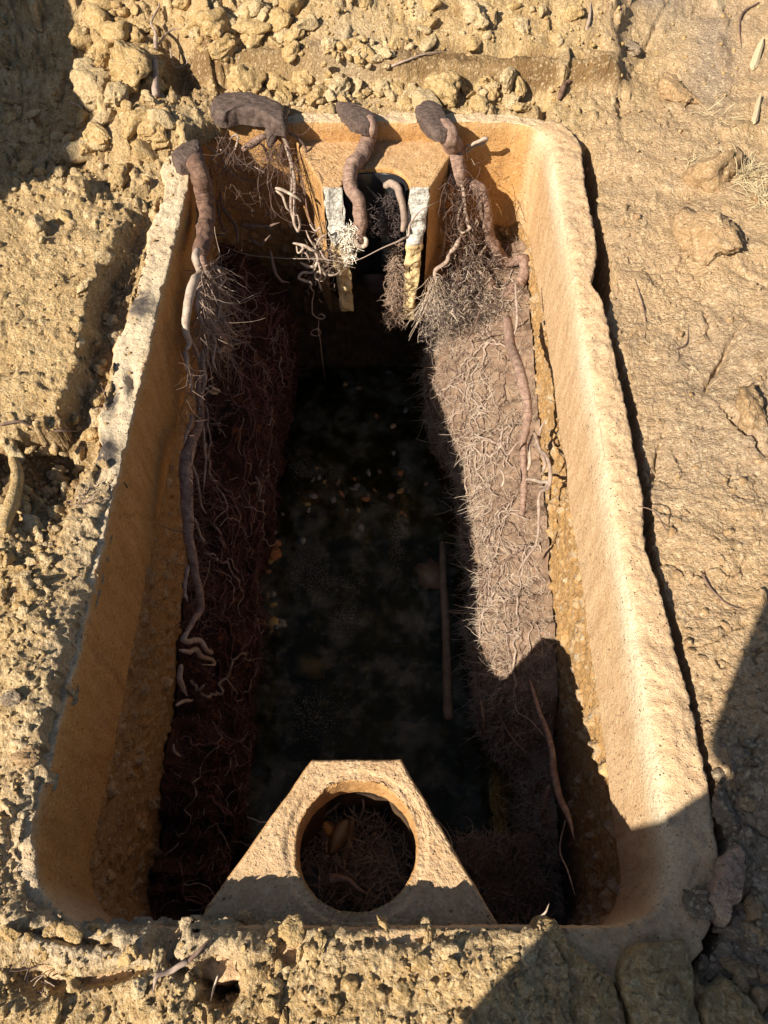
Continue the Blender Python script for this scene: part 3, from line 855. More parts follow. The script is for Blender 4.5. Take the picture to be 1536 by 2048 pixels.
me = fracture(C[0] + rh2 - 0.002, fr.x + 0.002, yfr + 0.004, zt2 + 0.002, -0.645, (-0.012, -0.035), 150, 'right_fracture', M['fracture'], M['fracture_tan'], -0.29)
link('broken_edge', me, M['fracture'], tank, label='whitish to yellow broken edge of the right slab of the far baffle')

# black plastic outlet pipe standing in the far baffle: only its back half is left
def half_pipe(c, r0, r1, z0, z1, a0=-0.15, a1=math.pi + 0.15, n=48):
    prof = [(r1, z0), (r1, z1), (r1 - 0.001, z1 + 0.0015), (r0 + 0.001, z1 + 0.0015), (r0, z1), (r0, z0)]
    V = []; k = len(prof)
    for i in range(n):
        a = a0 + (a1 - a0) * i / (n - 1)
        for r, z in prof: V.append((c[0] + r * math.cos(a), c[1] + r * math.sin(a), z + 0.006 * math.sin(a * 3)))
    F = [(i * k + j, (i + 1) * k + j, (i + 1) * k + (j + 1) % k, i * k + (j + 1) % k) for i in range(n - 1) for j in range(k)]
    return fast_mesh('half_pipe', V, F)
pipe = link('pipe', half_pipe((C[0], C[1] + 0.002), rh2 - 0.012, rh2 - 0.005, -0.50, zt2 - 0.012, 0.02, math.pi - 0.02), M['plastic'], tank, label='broken black plastic pipe in the slot of the far baffle')

# ================================================================== ROOTS
def spline(P, sub=6):
    P = [np.array(p, float) for p in P]
    if len(P) < 3:
        return np.array([P[0] + (P[-1] - P[0]) * t for t in np.linspace(0, 1, sub + 1)])
    Q_ = [2 * P[0] - P[1]] + P + [2 * P[-1] - P[-2]]
    out = []
    for i in range(1, len(Q_) - 2):
        a, b, c, d = Q_[i - 1], Q_[i], Q_[i + 1], Q_[i + 2]
        for t in np.linspace(0, 1, sub, endpoint=False):
            out.append(0.5 * ((2 * b) + (-a + c) * t + (2 * a - 5 * b + 4 * c - d) * t * t + (-a + 3 * b - 3 * c + d) * t ** 3))
    out.append(Q_[-2])
    return np.array(out)

def tube(P, R_, sides=8, knob=0.06, seed=0, flat=None, sub=6, smooth_in=True):
    """tapered, slightly knobbly tube through P; R_ radii per control point. returns V, F, al"""
    C_ = spline(P, sub) if smooth_in else np.array(P, float)
    n = len(C_)
    r = np.interp(np.linspace(0, len(R_) - 1, n), np.arange(len(R_)), R_)
    if knob and sub >= 4:
        w_ = np.array([vnoise(np.arange(n) * (1.6 / sub) + 3.1 * q_, np.full(n, seed + 0.5), seed=seed + q_) for q_ in range(3)]).T
        C_ = C_ + w_ * (r[:, None] * (0.18 if max(R_) > 0.0125 else 0.45) + 0.0006)
        e_ = np.linspace(0, 1, n)
        if max(R_) < 0.0125: r = r * (0.25 + 0.75 * np.clip((1 - e_) / 0.25, 0, 1)) * (0.5 + 0.5 * np.clip(e_ / 0.08, 0, 1))
    T = np.gradient(C_, axis=0); T /= np.linalg.norm(T, axis=1)[:, None] + 1e-9
    L = np.concatenate([[0], np.cumsum(np.linalg.norm(np.diff(C_, axis=0), axis=1))])
    up = np.array([0.0, 0.0, 1.0]) if abs(T[0][2]) < 0.9 else np.array([0.0, 1.0, 0.0])
    N_ = np.zeros_like(C_); v = np.cross(T[0], up); v /= np.linalg.norm(v)
    for i in range(n):
        v = v - T[i] * np.dot(v, T[i]); v /= np.linalg.norm(v) + 1e-9; N_[i] = v
    B_ = np.cross(T, N_)
    a = np.linspace(0, 2 * math.pi, sides, endpoint=False)
    ca, sa = np.cos(a), np.sin(a)
    V = C_[:, None] + (N_[:, None] * ca[None, :, None] + B_[:, None] * sa[None, :, None]) * r[:, None, None]
    if knob:
        k1 = vnoise(V[..., 0] * 55, V[..., 1] * 55, V[..., 2] * 30, seed=seed) * knob * 0.8
        k2 = vnoise(L[:, None] * 30 + 0 * a[None], 0 * V[..., 0], seed=seed + 9) * knob * 0.4 + vnoise(L[:, None] * 45 + 7, a[None] * 2.2 + 0 * L[:, None], seed=seed + 4) * knob * 0.9 + fbm(V[..., 0] * 200, V[..., 1] * 200, V[..., 2] * 90, seed=seed + 2, octv=2) * knob * 0.7
        V = C_[:, None] + (V - C_[:, None]) * (1 + k1 + k2)[..., None]
    if flat is not None:
        d = V - C_[:, None]; fa = np.array(flat[0]); V = V - fa[None, None] * ((d @ fa) * (1 - flat[1]))[..., None]
    V = V.reshape(-1, 3)
    F = grid_faces(n, sides, wrap=True, flip=True)
    al = np.repeat(L, sides)
    # end caps as fans onto centre points (quads with a doubled corner are avoided: use small inner ring collapse)
    c0, c1 = len(V), len(V) + 1
    V = np.concatenate([V, [C_[0] - T[0] * r[0] * 0.35], [C_[-1] + T[-1] * r[-1] * 0.6]])
    i = np.arange(0, sides, 2)
    F0 = np.stack([np.full(len(i), c0), i, (i + 1) % sides, (i + 2) % sides], -1)
    b = (n - 1) * sides
    F1 = np.stack([np.full(len(i), c1), b + (i + 2) % sides, b + (i + 1) % sides, b + i], -1)
    return V, np.concatenate([F, F0, F1]), np.concatenate([al, [0, L[-1]]])

def tube_obj(name, P, R_, mat, parent=None, sides=8, knob=0.06, seed=0, flat=None, sub=6, **k):
    V, F, al = tube(P, R_, sides, knob, seed, flat, sub)
    return link(name, fast_mesh(name, V, F, attrs=dict(al=al)), mat, parent, **k)

def hair_mesh(name, P0, D0, Ln, rad, curl, droop, segs=6, seed=0, wave=0.0):
    """many thin three-sided hairs as one mesh"""
    rg = np.random.default_rng(seed); N = len(P0)
    P = P0.copy(); D = D0 / (np.linalg.norm(D0, axis=1)[:, None] + 1e-9)
    pts = [P.copy()]; stepl = (Ln / segs)[:, None]
    drift = rg.normal(size=(N, 3)) * curl
    for s in range(segs):
        D = D + drift * 0.55 + rg.normal(size=(N, 3)) * curl * 0.5
        D[:, 2] -= droop
        D /= np.linalg.norm(D, axis=1)[:, None] + 1e-9
        P = P + D * stepl; pts.append(P.copy())
    pts = np.stack(pts, 1)                         # N, segs+1, 3
    T = pts[:, -1] - pts[:, 0]; T /= np.linalg.norm(T, axis=1)[:, None] + 1e-9
    ref = rg.normal(size=(N, 3)); A = np.cross(T, ref); A /= np.linalg.norm(A, axis=1)[:, None] + 1e-9
    B = np.cross(T, A)
    taper = np.linspace(1, 0.45, segs + 1)
    V = []
    for k in range(3):
        a = 2 * math.pi * k / 3
        V.append(pts + (A * math.cos(a) + B * math.sin(a))[:, None] * (rad[:, None] * taper[None])[..., None])
    V = np.stack(V, 2).reshape(-1, 3)              # N, seg, 3
    base = (np.arange(N) * (segs + 1) * 3)[:, None, None]
    s = (np.arange(segs) * 3)[None, :, None]; k = np.arange(3)[None, None, :]; k2 = (k + 1) % 3
    F = np.stack([base + s + k, base + s + k2, base + s + 3 + k2, base + s + 3 + k], -1).reshape(-1, 4)
    return fast_mesh(name, V, F)

def pts_y(L): return [tuple(ony(a, b, y)) for a, b, y in L]
def pts_x(L, off=None): return [tuple(onx(a, b, x)) for a, b, x in L]
def pts_z(L): return [tuple(onz(a, b, z)) for a, b, z in L]

# ---- root with a sawn top hanging over the slot of the far baffle
r2 = empty('tree_root', onz(722, 240, 0.02), label='sawn brown root bent over the far rim down into the slot of the broken baffle', cat='root')
top = pts_z([(672, 208, 0.052), (690, 214, 0.058), (716, 226, 0.056), (738, 240, 0.045)])
pass
body = pts_z([(736, 238, 0.022), (741, 252, 0.022)]) + pts_y([(740, 272, 2.44), (732, 298, 2.385), (712, 324, 2.31), (700, 348, 2.26), (702, 376, 2.215), (716, 404, 2.185), (720, 440, 2.17), (722, 470, 2.165), (724, 484, 2.16)])
tube_obj('bark_stem', body, [0.024, 0.027, 0.026, 0.025, 0.024, 0.023, 0.022, 0.021, 0.022, 0.019, 0.010], M['bark'], r2, 20, 0.13, 2, None, 10)
lp = pts_y([(708, 476, 2.15), (714, 489, 2.14), (724, 494, 2.14), (731, 488, 2.14), (730, 478, 2.15), (722, 472, 2.16)])
tube_obj('curled_tip', lp, [0.007, 0.008, 0.008, 0.008, 0.007, 0.006], M['strand_pale'], r2, 8, 0.05, 3)
# frosted white cluster of rotted rootlets at its tip
P0 = np.array([ony(700 + RNG.normal() * 8, 450 + RNG.random() * 70, 2.165 + RNG.normal() * 0.012) for _ in range(260)])
link('limed_rootlets', hair_mesh('h', P0, RNG.normal(size=(260, 3)) * np.array([1, .7, 1.3]), RNG.uniform(0.012, 0.04, 260), RNG.uniform(0.0012, 0.003, 260), 0.5, 0.15, 6, 5), M['grit'], r2, kind='stuff')

# ---- root with a sawn top in the middle right, forking round the baffle
r3 = empty('tree_root', onz(880, 235, 0.02), label='thick sawn root over the far rim, forking down the far right corner', cat='root')
top = pts_z([(838, 212, 0.058), (852, 222, 0.062), (872, 236, 0.056), (892, 258, 0.036)])
pass
body = pts_z([(884, 250, 0.022), (897, 272, 0.012)]) + pts_y([(905, 295, 2.44), (912, 322, 2.41), (915, 348, 2.385), (914, 372, 2.37)])
tube_obj('bark_stem', body, [0.028, 0.033, 0.032, 0.031, 0.031, 0.026], M['bark'], r3, 20, 0.14, 5, None, 10)
fork = pts_y([(915, 362, 2.39), (938, 366, 2.40), (958, 378, 2.385), (968, 402, 2.365), (973, 432, 2.36), (976, 460, 2.36), (986, 488, 2.365), (1004, 516, 2.375), (1028, 528, 2.37)])
tube_obj('branch', fork, [0.018, 0.021, 0.023, 0.023, 0.024, 0.023, 0.022, 0.022, 0.020], M['bark'], r3, 18, 0.13, 6, None, 10)
fork = pts_y([(1022, 529, 2.375), (1044, 518, 2.35), (1049, 534, 2.32), (1045, 556, 2.29), (1030, 574, 2.26), (1012, 590, 2.23), (1006, 610, 2.2), (1012, 640, 2.15)])
tube_obj('branch', fork, [0.016, 0.020, 0.021, 0.022, 0.021, 0.020, 0.018, 0.016], M['bark'], r3, 18, 0.13, 7, None, 10)
strands3 = [
    [(922, 365, 2.36), (928, 395, 2.33), (932, 425, 2.31), (936, 450, 2.30), (941, 455, 2.29), (932, 464, 2.29), (925, 468, 2.29)],
    [(902, 348, 2.36), (894, 368, 2.34), (892, 388, 2.33), (888, 412, 2.32), (891, 440, 2.31), (890, 470, 2.3), (886, 505, 2.29), (878, 520, 2.28)],
    [(928, 400, 2.32), (918, 430, 2.31), (917, 455, 2.3), (926, 466, 2.29), (938, 456, 2.29)],
    [(920, 475, 2.30), (910, 492, 2.28), (898, 508, 2.27), (892, 525, 2.25), (872, 540, 2.23), (870, 560, 2.22), (872, 600, 2.2), (866, 640, 2.18)],
    [(920, 400, 2.33), (922, 440, 2.32), (924, 480, 2.31), (918, 520, 2.3), (916, 560, 2.27), (906, 590, 2.24), (902, 610, 2.22)],
    [(960, 404, 2.34), (962, 420, 2.33), (958, 436, 2.32)],
    [(978, 558, 2.3), (990, 580, 2.26), (998, 605, 2.22), (1000, 625, 2.2)],
    [(948, 530, 2.32), (962, 545, 2.3), (975, 560, 2.29)],
    [(954, 438, 2.33), (947, 455, 2.32), (946, 480, 2.31)],
    [(972, 492, 2.34), (964, 504, 2.33), (958, 516, 2.33)],
]
srad = [0.0065, 0.004, 0.0045, 0.0085, 0.011, 0.004, 0.008, 0.007, 0.0045, 0.005]
for k, (L, r) in enumerate(zip(strands3, srad)):
    tube_obj('rootlet', pts_y(L), [r, r, r * 0.9, r * 0.7], M['strand'] if k not in (4, 6) else M['bark_red'], r3, 7, 0.08, 20 + k)
N_ = 320
P0 = np.array([ony(RNG.uniform(885, 960), RNG.uniform(360, 560), 2.31 + RNG.normal() * 0.03) for _ in range(N_)])
link('fine_roots', hair_mesh('h', P0, RNG.normal(size=(N_, 3)) * 0.5 + np.array([0, 0, -0.9]), RNG.uniform(0.04, 0.14, N_), RNG.uniform(0.0007, 0.0018, N_), 0.5, 0.15, 9, 28), M['strand_dark'], r3, kind='stuff')
# small looped root on the wall to its right
L = [(935, 320, 2.455), (932, 296, 2.44), (942, 290, 2.42), (955, 283, 2.40), (972, 277, 2.40), (968, 288, 2.41), (950, 292, 2.43), (938, 302, 2.44), (930, 300, 2.44), (934, 288, 2.44)]
tube_obj('rootlet', pts_y(L), [0.003, 0.005, 0.005, 0.006, 0.006, 0.005, 0.004, 0.004, 0.004, 0.003], M['strand_pale'], r3, 7, 0.08, 33)

# ---- far left log with two dark stems
r0 = empty('tree_root', onz(500, 215, 0.04), label='weathered dark sawn log lying across the far left rim, with roots hanging from it', cat='root')
L = pts_z([(424, 204, 0.050), (445, 206, 0.066), (480, 210, 0.068), (520, 216, 0.066), (552, 226, 0.062), (566, 238, 0.050)])
pass
tube_obj('stem', pts_z([(552, 228, 0.05), (548, 246, 0.0)]) + pts_y([(544, 266, 2.44), (540, 292, 2.42)]), [0.034, 0.032, 0.026, 0.010], M['bark_dark'], r0, 12, 0.12, 41)
tube_obj('stem', pts_z([(450, 212, 0.05), (448, 228, 0.02), (452, 246, -0.03)]), [0.022, 0.016, 0.008], M['bark_dark'], r0, 10, 0.12, 42)
tube_obj('branch', pts_y([(530, 272, 2.43), (512, 282, 2.41), (498, 292, 2.39), (486, 300, 2.38)]), [0.010, 0.013, 0.012, 0.009], M['bark'], r0, 10, 0.1, 43)
strands0 = [
    ([(560, 258, 2.42), (590, 272, 2.42), (610, 296, 2.42), (612, 330, 2.40), (618, 356, 2.37), (634, 384, 2.33)], 0.0045, 'strand_dark'),
    ([(562, 262, 2.42), (578, 300, 2.41), (584, 345, 2.36), (582, 400, 2.28), (584, 430, 2.23), (590, 455, 2.19)], 0.0062, 'strand'),
    ([(570, 290, 2.41), (588, 350, 2.33), (590, 400, 2.25), (588, 440, 2.2), (595, 462, 2.18), (600, 450, 2.17), (596, 432, 2.17), (590, 430, 2.18)], 0.0055, 'strand'),
    ([(562, 270, 2.42), (585, 320, 2.40), (608, 380, 2.30), (620, 440, 2.22), (650, 480, 2.19)], 0.003, 'strand_dark'),
    ([(550, 376, 2.22), (572, 384, 2.21), (590, 394, 2.2), (604, 404, 2.2)], 0.0055, 'strand_pale'),
    ([(552, 380, 2.22), (568, 396, 2.21), (574, 416, 2.2), (582, 426, 2.2)], 0.0045, 'strand_pale'),
    ([(545, 300, 2.41), (535, 330, 2.40), (520, 350, 2.38), (515, 330, 2.39)], 0.0035, 'strand_dark'),
]
for k, (L, r, mt) in enumerate(strands0):
    tube_obj('rootlet', pts_y(L), [r, r, r * .85, r * .6], M[mt], r0, 7, 0.08, 50 + k)
N_ = 90
P0 = np.array([ony(545 + RNG.normal() * 10, 285 + RNG.random() * 25, 2.42 + RNG.normal() * 0.01) for _ in range(N_)])
link('fine_roots', hair_mesh('h', P0, RNG.normal(size=(N_, 3)) * np.array([.5, .3, .3]) + np.array([0, 0, -1.0]), RNG.uniform(0.03, 0.10, N_), RNG.uniform(0.0006, 0.0011, N_), 0.35, 0.2, 6, 15), M['strand_dark'], r0, kind='stuff')

# ---- pale tangle of curled rootlets hanging below it
tg = empty('root_tangle', ony(625, 480, 2.17), label='pale tangle of curled rootlets hanging beside the left slab of the broken baffle', cat='root')
tangle = [
    [(585, 486, 2.16), (606, 492, 2.15), (626, 500, 2.15), (640, 506, 2.16)],
    [(592, 492, 2.16), (596, 506, 2.15), (606, 498, 2.14), (600, 490, 2.15)],
    [(600, 524, 2.15), (614, 532, 2.14), (630, 534, 2.14), (636, 520, 2.15), (632, 500, 2.16), (628, 484, 2.17)],
    [(632, 536, 2.14), (624, 546, 2.13), (604, 546, 2.13), (598, 556, 2.12), (610, 562, 2.12), (622, 566, 2.12), (622, 576, 2.12), (628, 584, 2.12)],
    [(634, 520, 2.14), (640, 540, 2.12), (640, 556, 2.11), (632, 558, 2.11), (630, 548, 2.11), (640, 542, 2.12), (650, 550, 2.12), (644, 562, 2.12), (634, 560, 2.12)],
    [(644, 530, 2.14), (648, 545, 2.13), (664, 550, 2.13), (678, 546, 2.15), (676, 538, 2.16)],
    [(640, 500, 2.15), (646, 512, 2.14), (656, 520, 2.14), (666, 522, 2.15)],
    [(612, 460, 2.18), (620, 480, 2.17), (628, 492, 2.16)], [(652, 468, 2.17), (640, 478, 2.16), (632, 492, 2.16)],
    [(620, 448, 2.18), (630, 462, 2.17), (640, 456, 2.17), (640, 474, 2.17)],
    [(634, 556, 2.12), (640, 572, 2.11), (644, 582, 2.11)],
    [(628, 584, 2.12), (624, 610, 2.10), (626, 628, 2.09), (640, 638, 2.08), (650, 634, 2.08), (642, 628, 2.08), (634, 636, 2.08)],
    [(638, 640, 2.08), (636, 656, 2.06), (626, 660, 2.05), (622, 668, 2.05), (634, 672, 2.05), (642, 666, 2.05), (636, 658, 2.05), (640, 680, 2.04), (645, 720, 2.02), (650, 760, 2.0)],
    [(600, 500, 2.15), (615, 510, 2.14), (620, 525, 2.13)], [(588, 512, 2.16), (600, 520, 2.15)],
]
for k, L in enumerate(tangle):
    r = 0.78 * np.array([0.0075, 0.005, 0.007, 0.006, 0.0055, 0.005, 0.0045, 0.004, 0.0045, 0.004, 0.0035, 0.0028, 0.002, 0.004, 0.004])[k]
    tube_obj('rootlet', pts_y(L), [r * 0.8, r, r, r * 0.7], M['strand_pale'] if k < 11 else M['strand'], tg, 7, 0.10, 70 + k)
N_ = 260
P0 = np.array([ony(645 + RNG.normal() * 18, 520 + RNG.normal() * 30, 2.165 + RNG.normal() * 0.012) for _ in range(N_)])
link('fine_roots', hair_mesh('h', P0, RNG.normal(size=(N_, 3)), RNG.uniform(0.015, 0.05, N_), RNG.uniform(0.0007, 0.0018, N_), 0.55, 0.1, 7, 16), M['strand'], tg, kind='stuff')

# ---- long thin wire-like root strung across the tank
w = pts_y([(380, 470, 2.30), (440, 490, 2.2), (500, 510, 2.15), (570, 516, 2.12), (640, 518, 2.1), (700, 524, 2.08), (760, 498, 2.09), (800, 480, 2.12), (816, 472, 2.15), (820, 450, 2.17), (836, 425, 2.18), (860, 410, 2.2), (885, 400, 2.28)])
tube_obj('thin_root', w, [0.0012, 0.0012, 0.0014, 0.0014, 0.0012, 0.0014, 0.0016, 0.004, 0.0045, 0.004, 0.0035, 0.003, 0.002], M['strand'], None, 6, 0.05, 90, label='thin pale root strung like a wire between the two broken slabs', cat='root')

# ---- root bundle and black root ball inside the slot
sb = empty('root_ball', ony(790, 420, 2.25), label='black ball of fine roots with a curved grey root inside the broken slot', cat='root')
tube_obj('curved_root', pts_y([(772, 372, 2.27), (784, 366, 2.25), (797, 378, 2.235), (804, 405, 2.22), (808, 435, 2.21), (806, 462, 2.2)]), [0.012, 0.013, 0.013, 0.012, 0.011, 0.009], M['strand'], sb, 10, 0.07, 91)
N_ = 900
P0 = np.array([ony(778 + RNG.normal() * 11, 395 + RNG.random() * 75, 2.26 + RNG.normal() * 0.016) for _ in range(N_)])
link('fine_roots', hair_mesh('h', P0, RNG.normal(size=(N_, 3)), RNG.uniform(0.015, 0.05, N_), RNG.uniform(0.0007, 0.0015, N_), 0.6, 0.1, 6, 17), M['hair_black'], sb, kind='stuff')
N_ = 1200
P0 = np.array([ony(800 - RNG.random() * 26 * ((b - 480) / 170.0) ** 0.5 + RNG.normal() * 5, b, 2.26 - (b - 480) / 170 * 0.07 + RNG.normal() * 0.014) for b in RNG.uniform(485, 650, N_)])
link('fine_roots', hair_mesh('h', P0, RNG.normal(size=(N_, 3)), RNG.uniform(0.015, 0.05, N_), RNG.uniform(0.0008, 0.0018, N_), 0.6, 0.1, 6, 18), M['hair_brown'], sb, kind='stuff')
# dark mass added behind the slot so that its void stays black
u = np.linspace(0, 2 * math.pi, 60, endpoint=False); vv = np.linspace(0.02, math.pi - 0.02, 60)
UU, VV = np.meshgrid(u, vv)
mx = C[0] + 0.015 + 0.10 * np.sin(VV) * np.cos(UU); my = 2.40 + 0.06 * np.sin(VV) * np.sin(UU); mz = -0.46 + 0.22 * np.cos(VV)
nz_ = 1 + 0.25 * fbm(mx * 20, my * 20, mz * 20, seed=200)
mx = C[0] + (mx - C[0]) * nz_; my = 2.40 + (my - 2.40) * nz_
link('void_filler', fast_mesh('core', np.stack([mx, my, mz], -1).reshape(-1, 3), grid_faces(60, 60, wrap=True)), M['hair_black'], sb)

# ---- left root, from its sawn stump down the left wall
r1 = empty('tree_root', onz(385, 300, 0.0), label='long root from a sawn stump at the far left corner down the shaded left wall', cat='root')
pass
tube_obj('bark_stem', pts_z([(388, 296, 0.03), (391, 318, 0.005)]) + pts_x([(398, 345, -0.565), (407, 375, -0.562), (412, 405, -0.560), (413, 435, -0.558), (408, 465, -0.556), (402, 492, -0.555), (398, 508, -0.555)]),
         [0.026, 0.028, 0.028, 0.030, 0.029, 0.026, 0.026, 0.026, 0.022], M['bark_red'], r1, 18, 0.14, 102, None, 10)
tube_obj('branch', pts_x([(395, 502, -0.55), (392, 520, -0.545), (400, 545, -0.54), (388, 562, -0.545), (381, 585, -0.55), (374, 620, -0.555), (372, 660, -0.56), (377, 685, -0.56), (374, 700, -0.56)]),
         [0.012, 0.012, 0.011, 0.013, 0.014, 0.012, 0.011, 0.008, 0.005], M['strand_pale'], r1, 9, 0.06, 103)
leftroots = [
    ([(404, 512, -0.545), (408, 530, -0.54), (412, 550, -0.54), (420, 575, -0.53), (414, 600, -0.53), (413, 625, -0.53), (424, 650, -0.52), (440, 672, -0.51), (445, 690, -0.51), (438, 705, -0.51)], [0.012, 0.012, 0.011, 0.010, 0.010, 0.013, 0.016, 0.016, 0.014, 0.008]),
    ([(404, 560, -0.545), (398, 600, -0.55), (402, 625, -0.545), (418, 655, -0.53), (430, 680, -0.52), (434, 700, -0.52)], [0.007, 0.008, 0.008, 0.008, 0.007, 0.005]),
    ([(400, 565, -0.55), (394, 610, -0.555), (404, 650, -0.54), (416, 680, -0.54), (410, 710, -0.54), (406, 745, -0.545)], [0.006, 0.007, 0.006, 0.006, 0.006, 0.005]),
    ([(412, 545, -0.53), (430, 570, -0.52), (440, 598, -0.51), (438, 630, -0.51), (434, 650, -0.51)], [0.006, 0.006, 0.006, 0.005, 0.004]),
    ([(415, 548, -0.53), (428, 534, -0.52), (440, 544, -0.50), (450, 556, -0.5), (440, 580, -0.5), (456, 590, -0.49), (478, 598, -0.48)], [0.005, 0.005, 0.004, 0.004, 0.004, 0.003, 0.002]),
    ([(377, 675, -0.56), (392, 705, -0.555), (402, 740, -0.55), (404, 775, -0.55), (400, 800, -0.55), (397, 830, -0.545)], [0.005, 0.006, 0.006, 0.006, 0.006, 0.004]),
    ([(372, 700, -0.565), (374, 730, -0.565), (382, 765, -0.56), (388, 800, -0.555)], [0.010, 0.006, 0.005, 0.003]),
    ([(404, 700, -0.54), (406, 730, -0.54), (410, 755, -0.535), (406, 780, -0.54), (398, 810, -0.545)], [0.006, 0.007, 0.008, 0.008, 0.008]),
    ([(396, 750, -0.55), (396, 790, -0.55), (400, 810, -0.548), (400, 845, -0.545), (392, 868, -0.545), (382, 885, -0.545), (374, 910, -0.545), (370, 945, -0.545), (372, 985, -0.54), (376, 1030, -0.53), (378, 1075, -0.525),
      (386, 1120, -0.515), (394, 1160, -0.505), (403, 1205, -0.495), (399, 1222, -0.5), (388, 1240, -0.505), (374, 1262, -0.515)],
     [0.008, 0.009, 0.012, 0.013, 0.014, 0.017, 0.019, 0.019, 0.018, 0.017, 0.014, 0.013, 0.011, 0.010, 0.010, 0.009, 0.007]),
    ([(384, 830, -0.55), (380, 850, -0.55), (372, 870, -0.55), (366, 890, -0.555)], [0.006, 0.006, 0.005, 0.004]),
    ([(430, 690, -0.51), (426, 720, -0.51), (436, 745, -0.50)], [0.005, 0.004, 0.003]),
    ([(444, 682, -0.50), (460, 690, -0.49), (468, 700, -0.48)], [0.005, 0.005, 0.003]),
    ([(440, 625, -0.5), (458, 655, -0.48), (474, 672, -0.47)], [0.003, 0.003, 0.004]),
    ([(412, 775, -0.53), (424, 785, -0.52), (438, 784, -0.51), (428, 776, -0.51), (416, 770, -0.52)], [0.004, 0.005, 0.005, 0.005, 0.004]),
    ([(405, 840, -0.54), (408, 880, -0.53), (410, 930, -0.53), (408, 980, -0.525)], [0.003, 0.004, 0.004, 0.003]),
    ([(384, 930, -0.53), (396, 965, -0.52), (404, 1010, -0.515), (414, 1028, -0.51)], [0.004, 0.004, 0.003, 0.003]),
    ([(388, 1035, -0.52), (400, 1070, -0.51), (414, 1088, -0.5)], [0.004, 0.004, 0.003]),
    ([(376, 1130, -0.525), (370, 1180, -0.53), (374, 1205, -0.525)], [0.006, 0.005, 0.004]),
    ([(378, 1258, -0.51), (366, 1278, -0.52), (380, 1284, -0.51), (398, 1282, -0.5), (408, 1296, -0.49), (424, 1306, -0.485), (420, 1296, -0.485)], [0.006, 0.008, 0.008, 0.007, 0.006, 0.005]),
    ([(360, 1300, -0.525), (376, 1302, -0.515), (392, 1300, -0.51), (402, 1312, -0.5), (420, 1318, -0.49), (428, 1328, -0.485), (404, 1330, -0.49)], [0.006, 0.007, 0.007, 0.007, 0.006, 0.006, 0.004]),
    ([(362, 1330, -0.525), (358, 1350, -0.53), (366, 1375, -0.525), (376, 1392, -0.515)], [0.006, 0.008, 0.007, 0.006]),
    ([(352, 1410, -0.53), (368, 1404, -0.52), (386, 1400, -0.51)], [0.004, 0.005, 0.004]),
    ([(346, 1490, -0.53), (350, 1505, -0.53), (362, 1512, -0.52)], [0.004, 0.004, 0.003]),
]
for k, (L, rr_) in enumerate(leftroots):
    tube_obj('rootlet' if max(rr_) < 0.012 else 'branch', pts_x(L), rr_, M['bark'] if max(rr_) > 0.012 else M['strand'], r1, 8, 0.09, 110 + k)
N_ = 340
P0 = np.array([onx(RNG.uniform(400, 450), RNG.uniform(520, 700), -0.535 + RNG.normal() * 0.012) for _ in range(N_)])
link('fine_roots', hair_mesh('h', P0, RNG.normal(size=(N_, 3)) * 0.45 + np.array([0.05, -0.1, -1.0]), RNG.uniform(0.05, 0.20, N_), RNG.uniform(0.0008, 0.0024, N_), 0.45, 0.32, 9, 25), M['strand'], r1, kind='stuff')
N_ = 260
P0 = np.array([onx(372 + RNG.random() * 34, RNG.uniform(720, 1250), -0.53 + RNG.normal() * 0.012) for _ in range(N_)])
link('fine_roots', hair_mesh('h', P0, RNG.normal(size=(N_, 3)) + np.array([0.5, 0, -0.4]), RNG.uniform(0.03, 0.10, N_), RNG.uniform(0.0007, 0.0016, N_), 0.5, 0.1, 9, 26), M['strand_dark'], r1, kind='stuff')
N_ = 300
P0 = np.array([ony(RNG.uniform(420, 600), RNG.uniform(270, 440), 2.32 + RNG.normal() * 0.06) for _ in range(N_)])
link('fine_roots', hair_mesh('h', P0, RNG.normal(size=(N_, 3)) * 0.6 + np.array([0.1, 0, -0.8]), RNG.uniform(0.06, 0.2, N_), RNG.uniform(0.0006, 0.0014, N_), 0.4, 0.15, 9, 27), M['strand_dark'], r1, kind='stuff')
# thin roots hanging in the dark far-left corner
corner = [
    [(440, 300, 2.38), (470, 318, 2.38), (500, 330, 2.39), (530, 345, 2.38)], [(412, 290, 2.40), (440, 312, 2.38), (462, 345, 2.36), (490, 368, 2.35)],
    [(470, 300, 2.40), (476, 276, 2.42), (470, 270, 2.43), (458, 280, 2.43)], [(440, 380, 2.30), (448, 420, 2.26), (470, 450, 2.2), (476, 480, 2.15), (468, 500, 2.14)],
    [(434, 400, 2.28), (440, 440, 2.24), (448, 462, 2.2), (452, 450, 2.19)], [(480, 450, 2.2), (530, 452, 2.2), (560, 445, 2.2)], [(505, 480, 2.15), (520, 490, 2.12), (540, 470, 2.1)],
    [(540, 500, 2.1), (550, 540, 2.06), (560, 560, 2.05), (580, 565, 2.05)], [(548, 605, 2.04), (540, 612, 2.04), (552, 618, 2.03), (560, 600, 2.03)],
    [(500, 360, 2.35), (530, 410, 2.28), (560, 470, 2.2)], [(420, 330, 2.35), (424, 380, 2.3), (430, 420, 2.25)], [(395, 460, 2.2), (425, 470, 2.2), (450, 470, 2.2)],
    [(420, 540, 2.1), (440, 550, 2.08), (455, 562, 2.05), (470, 600, 2.02)], [(380, 290, 2.38), (400, 262, 2.42), (412, 272, 2.43)],
]
for k, L in enumerate(corner):
    r = [0.004, 0.003, 0.004, 0.005, 0.004, 0.005, 0.005, 0.005, 0.003, 0.0015, 0.002, 0.004, 0.004, 0.006][k]
    tube_obj('rootlet', pts_y(L), [r, r, r * 0.7], M['strand_dark'] if k > 2 else M['strand'], r1, 7, 0.1, 140 + k)

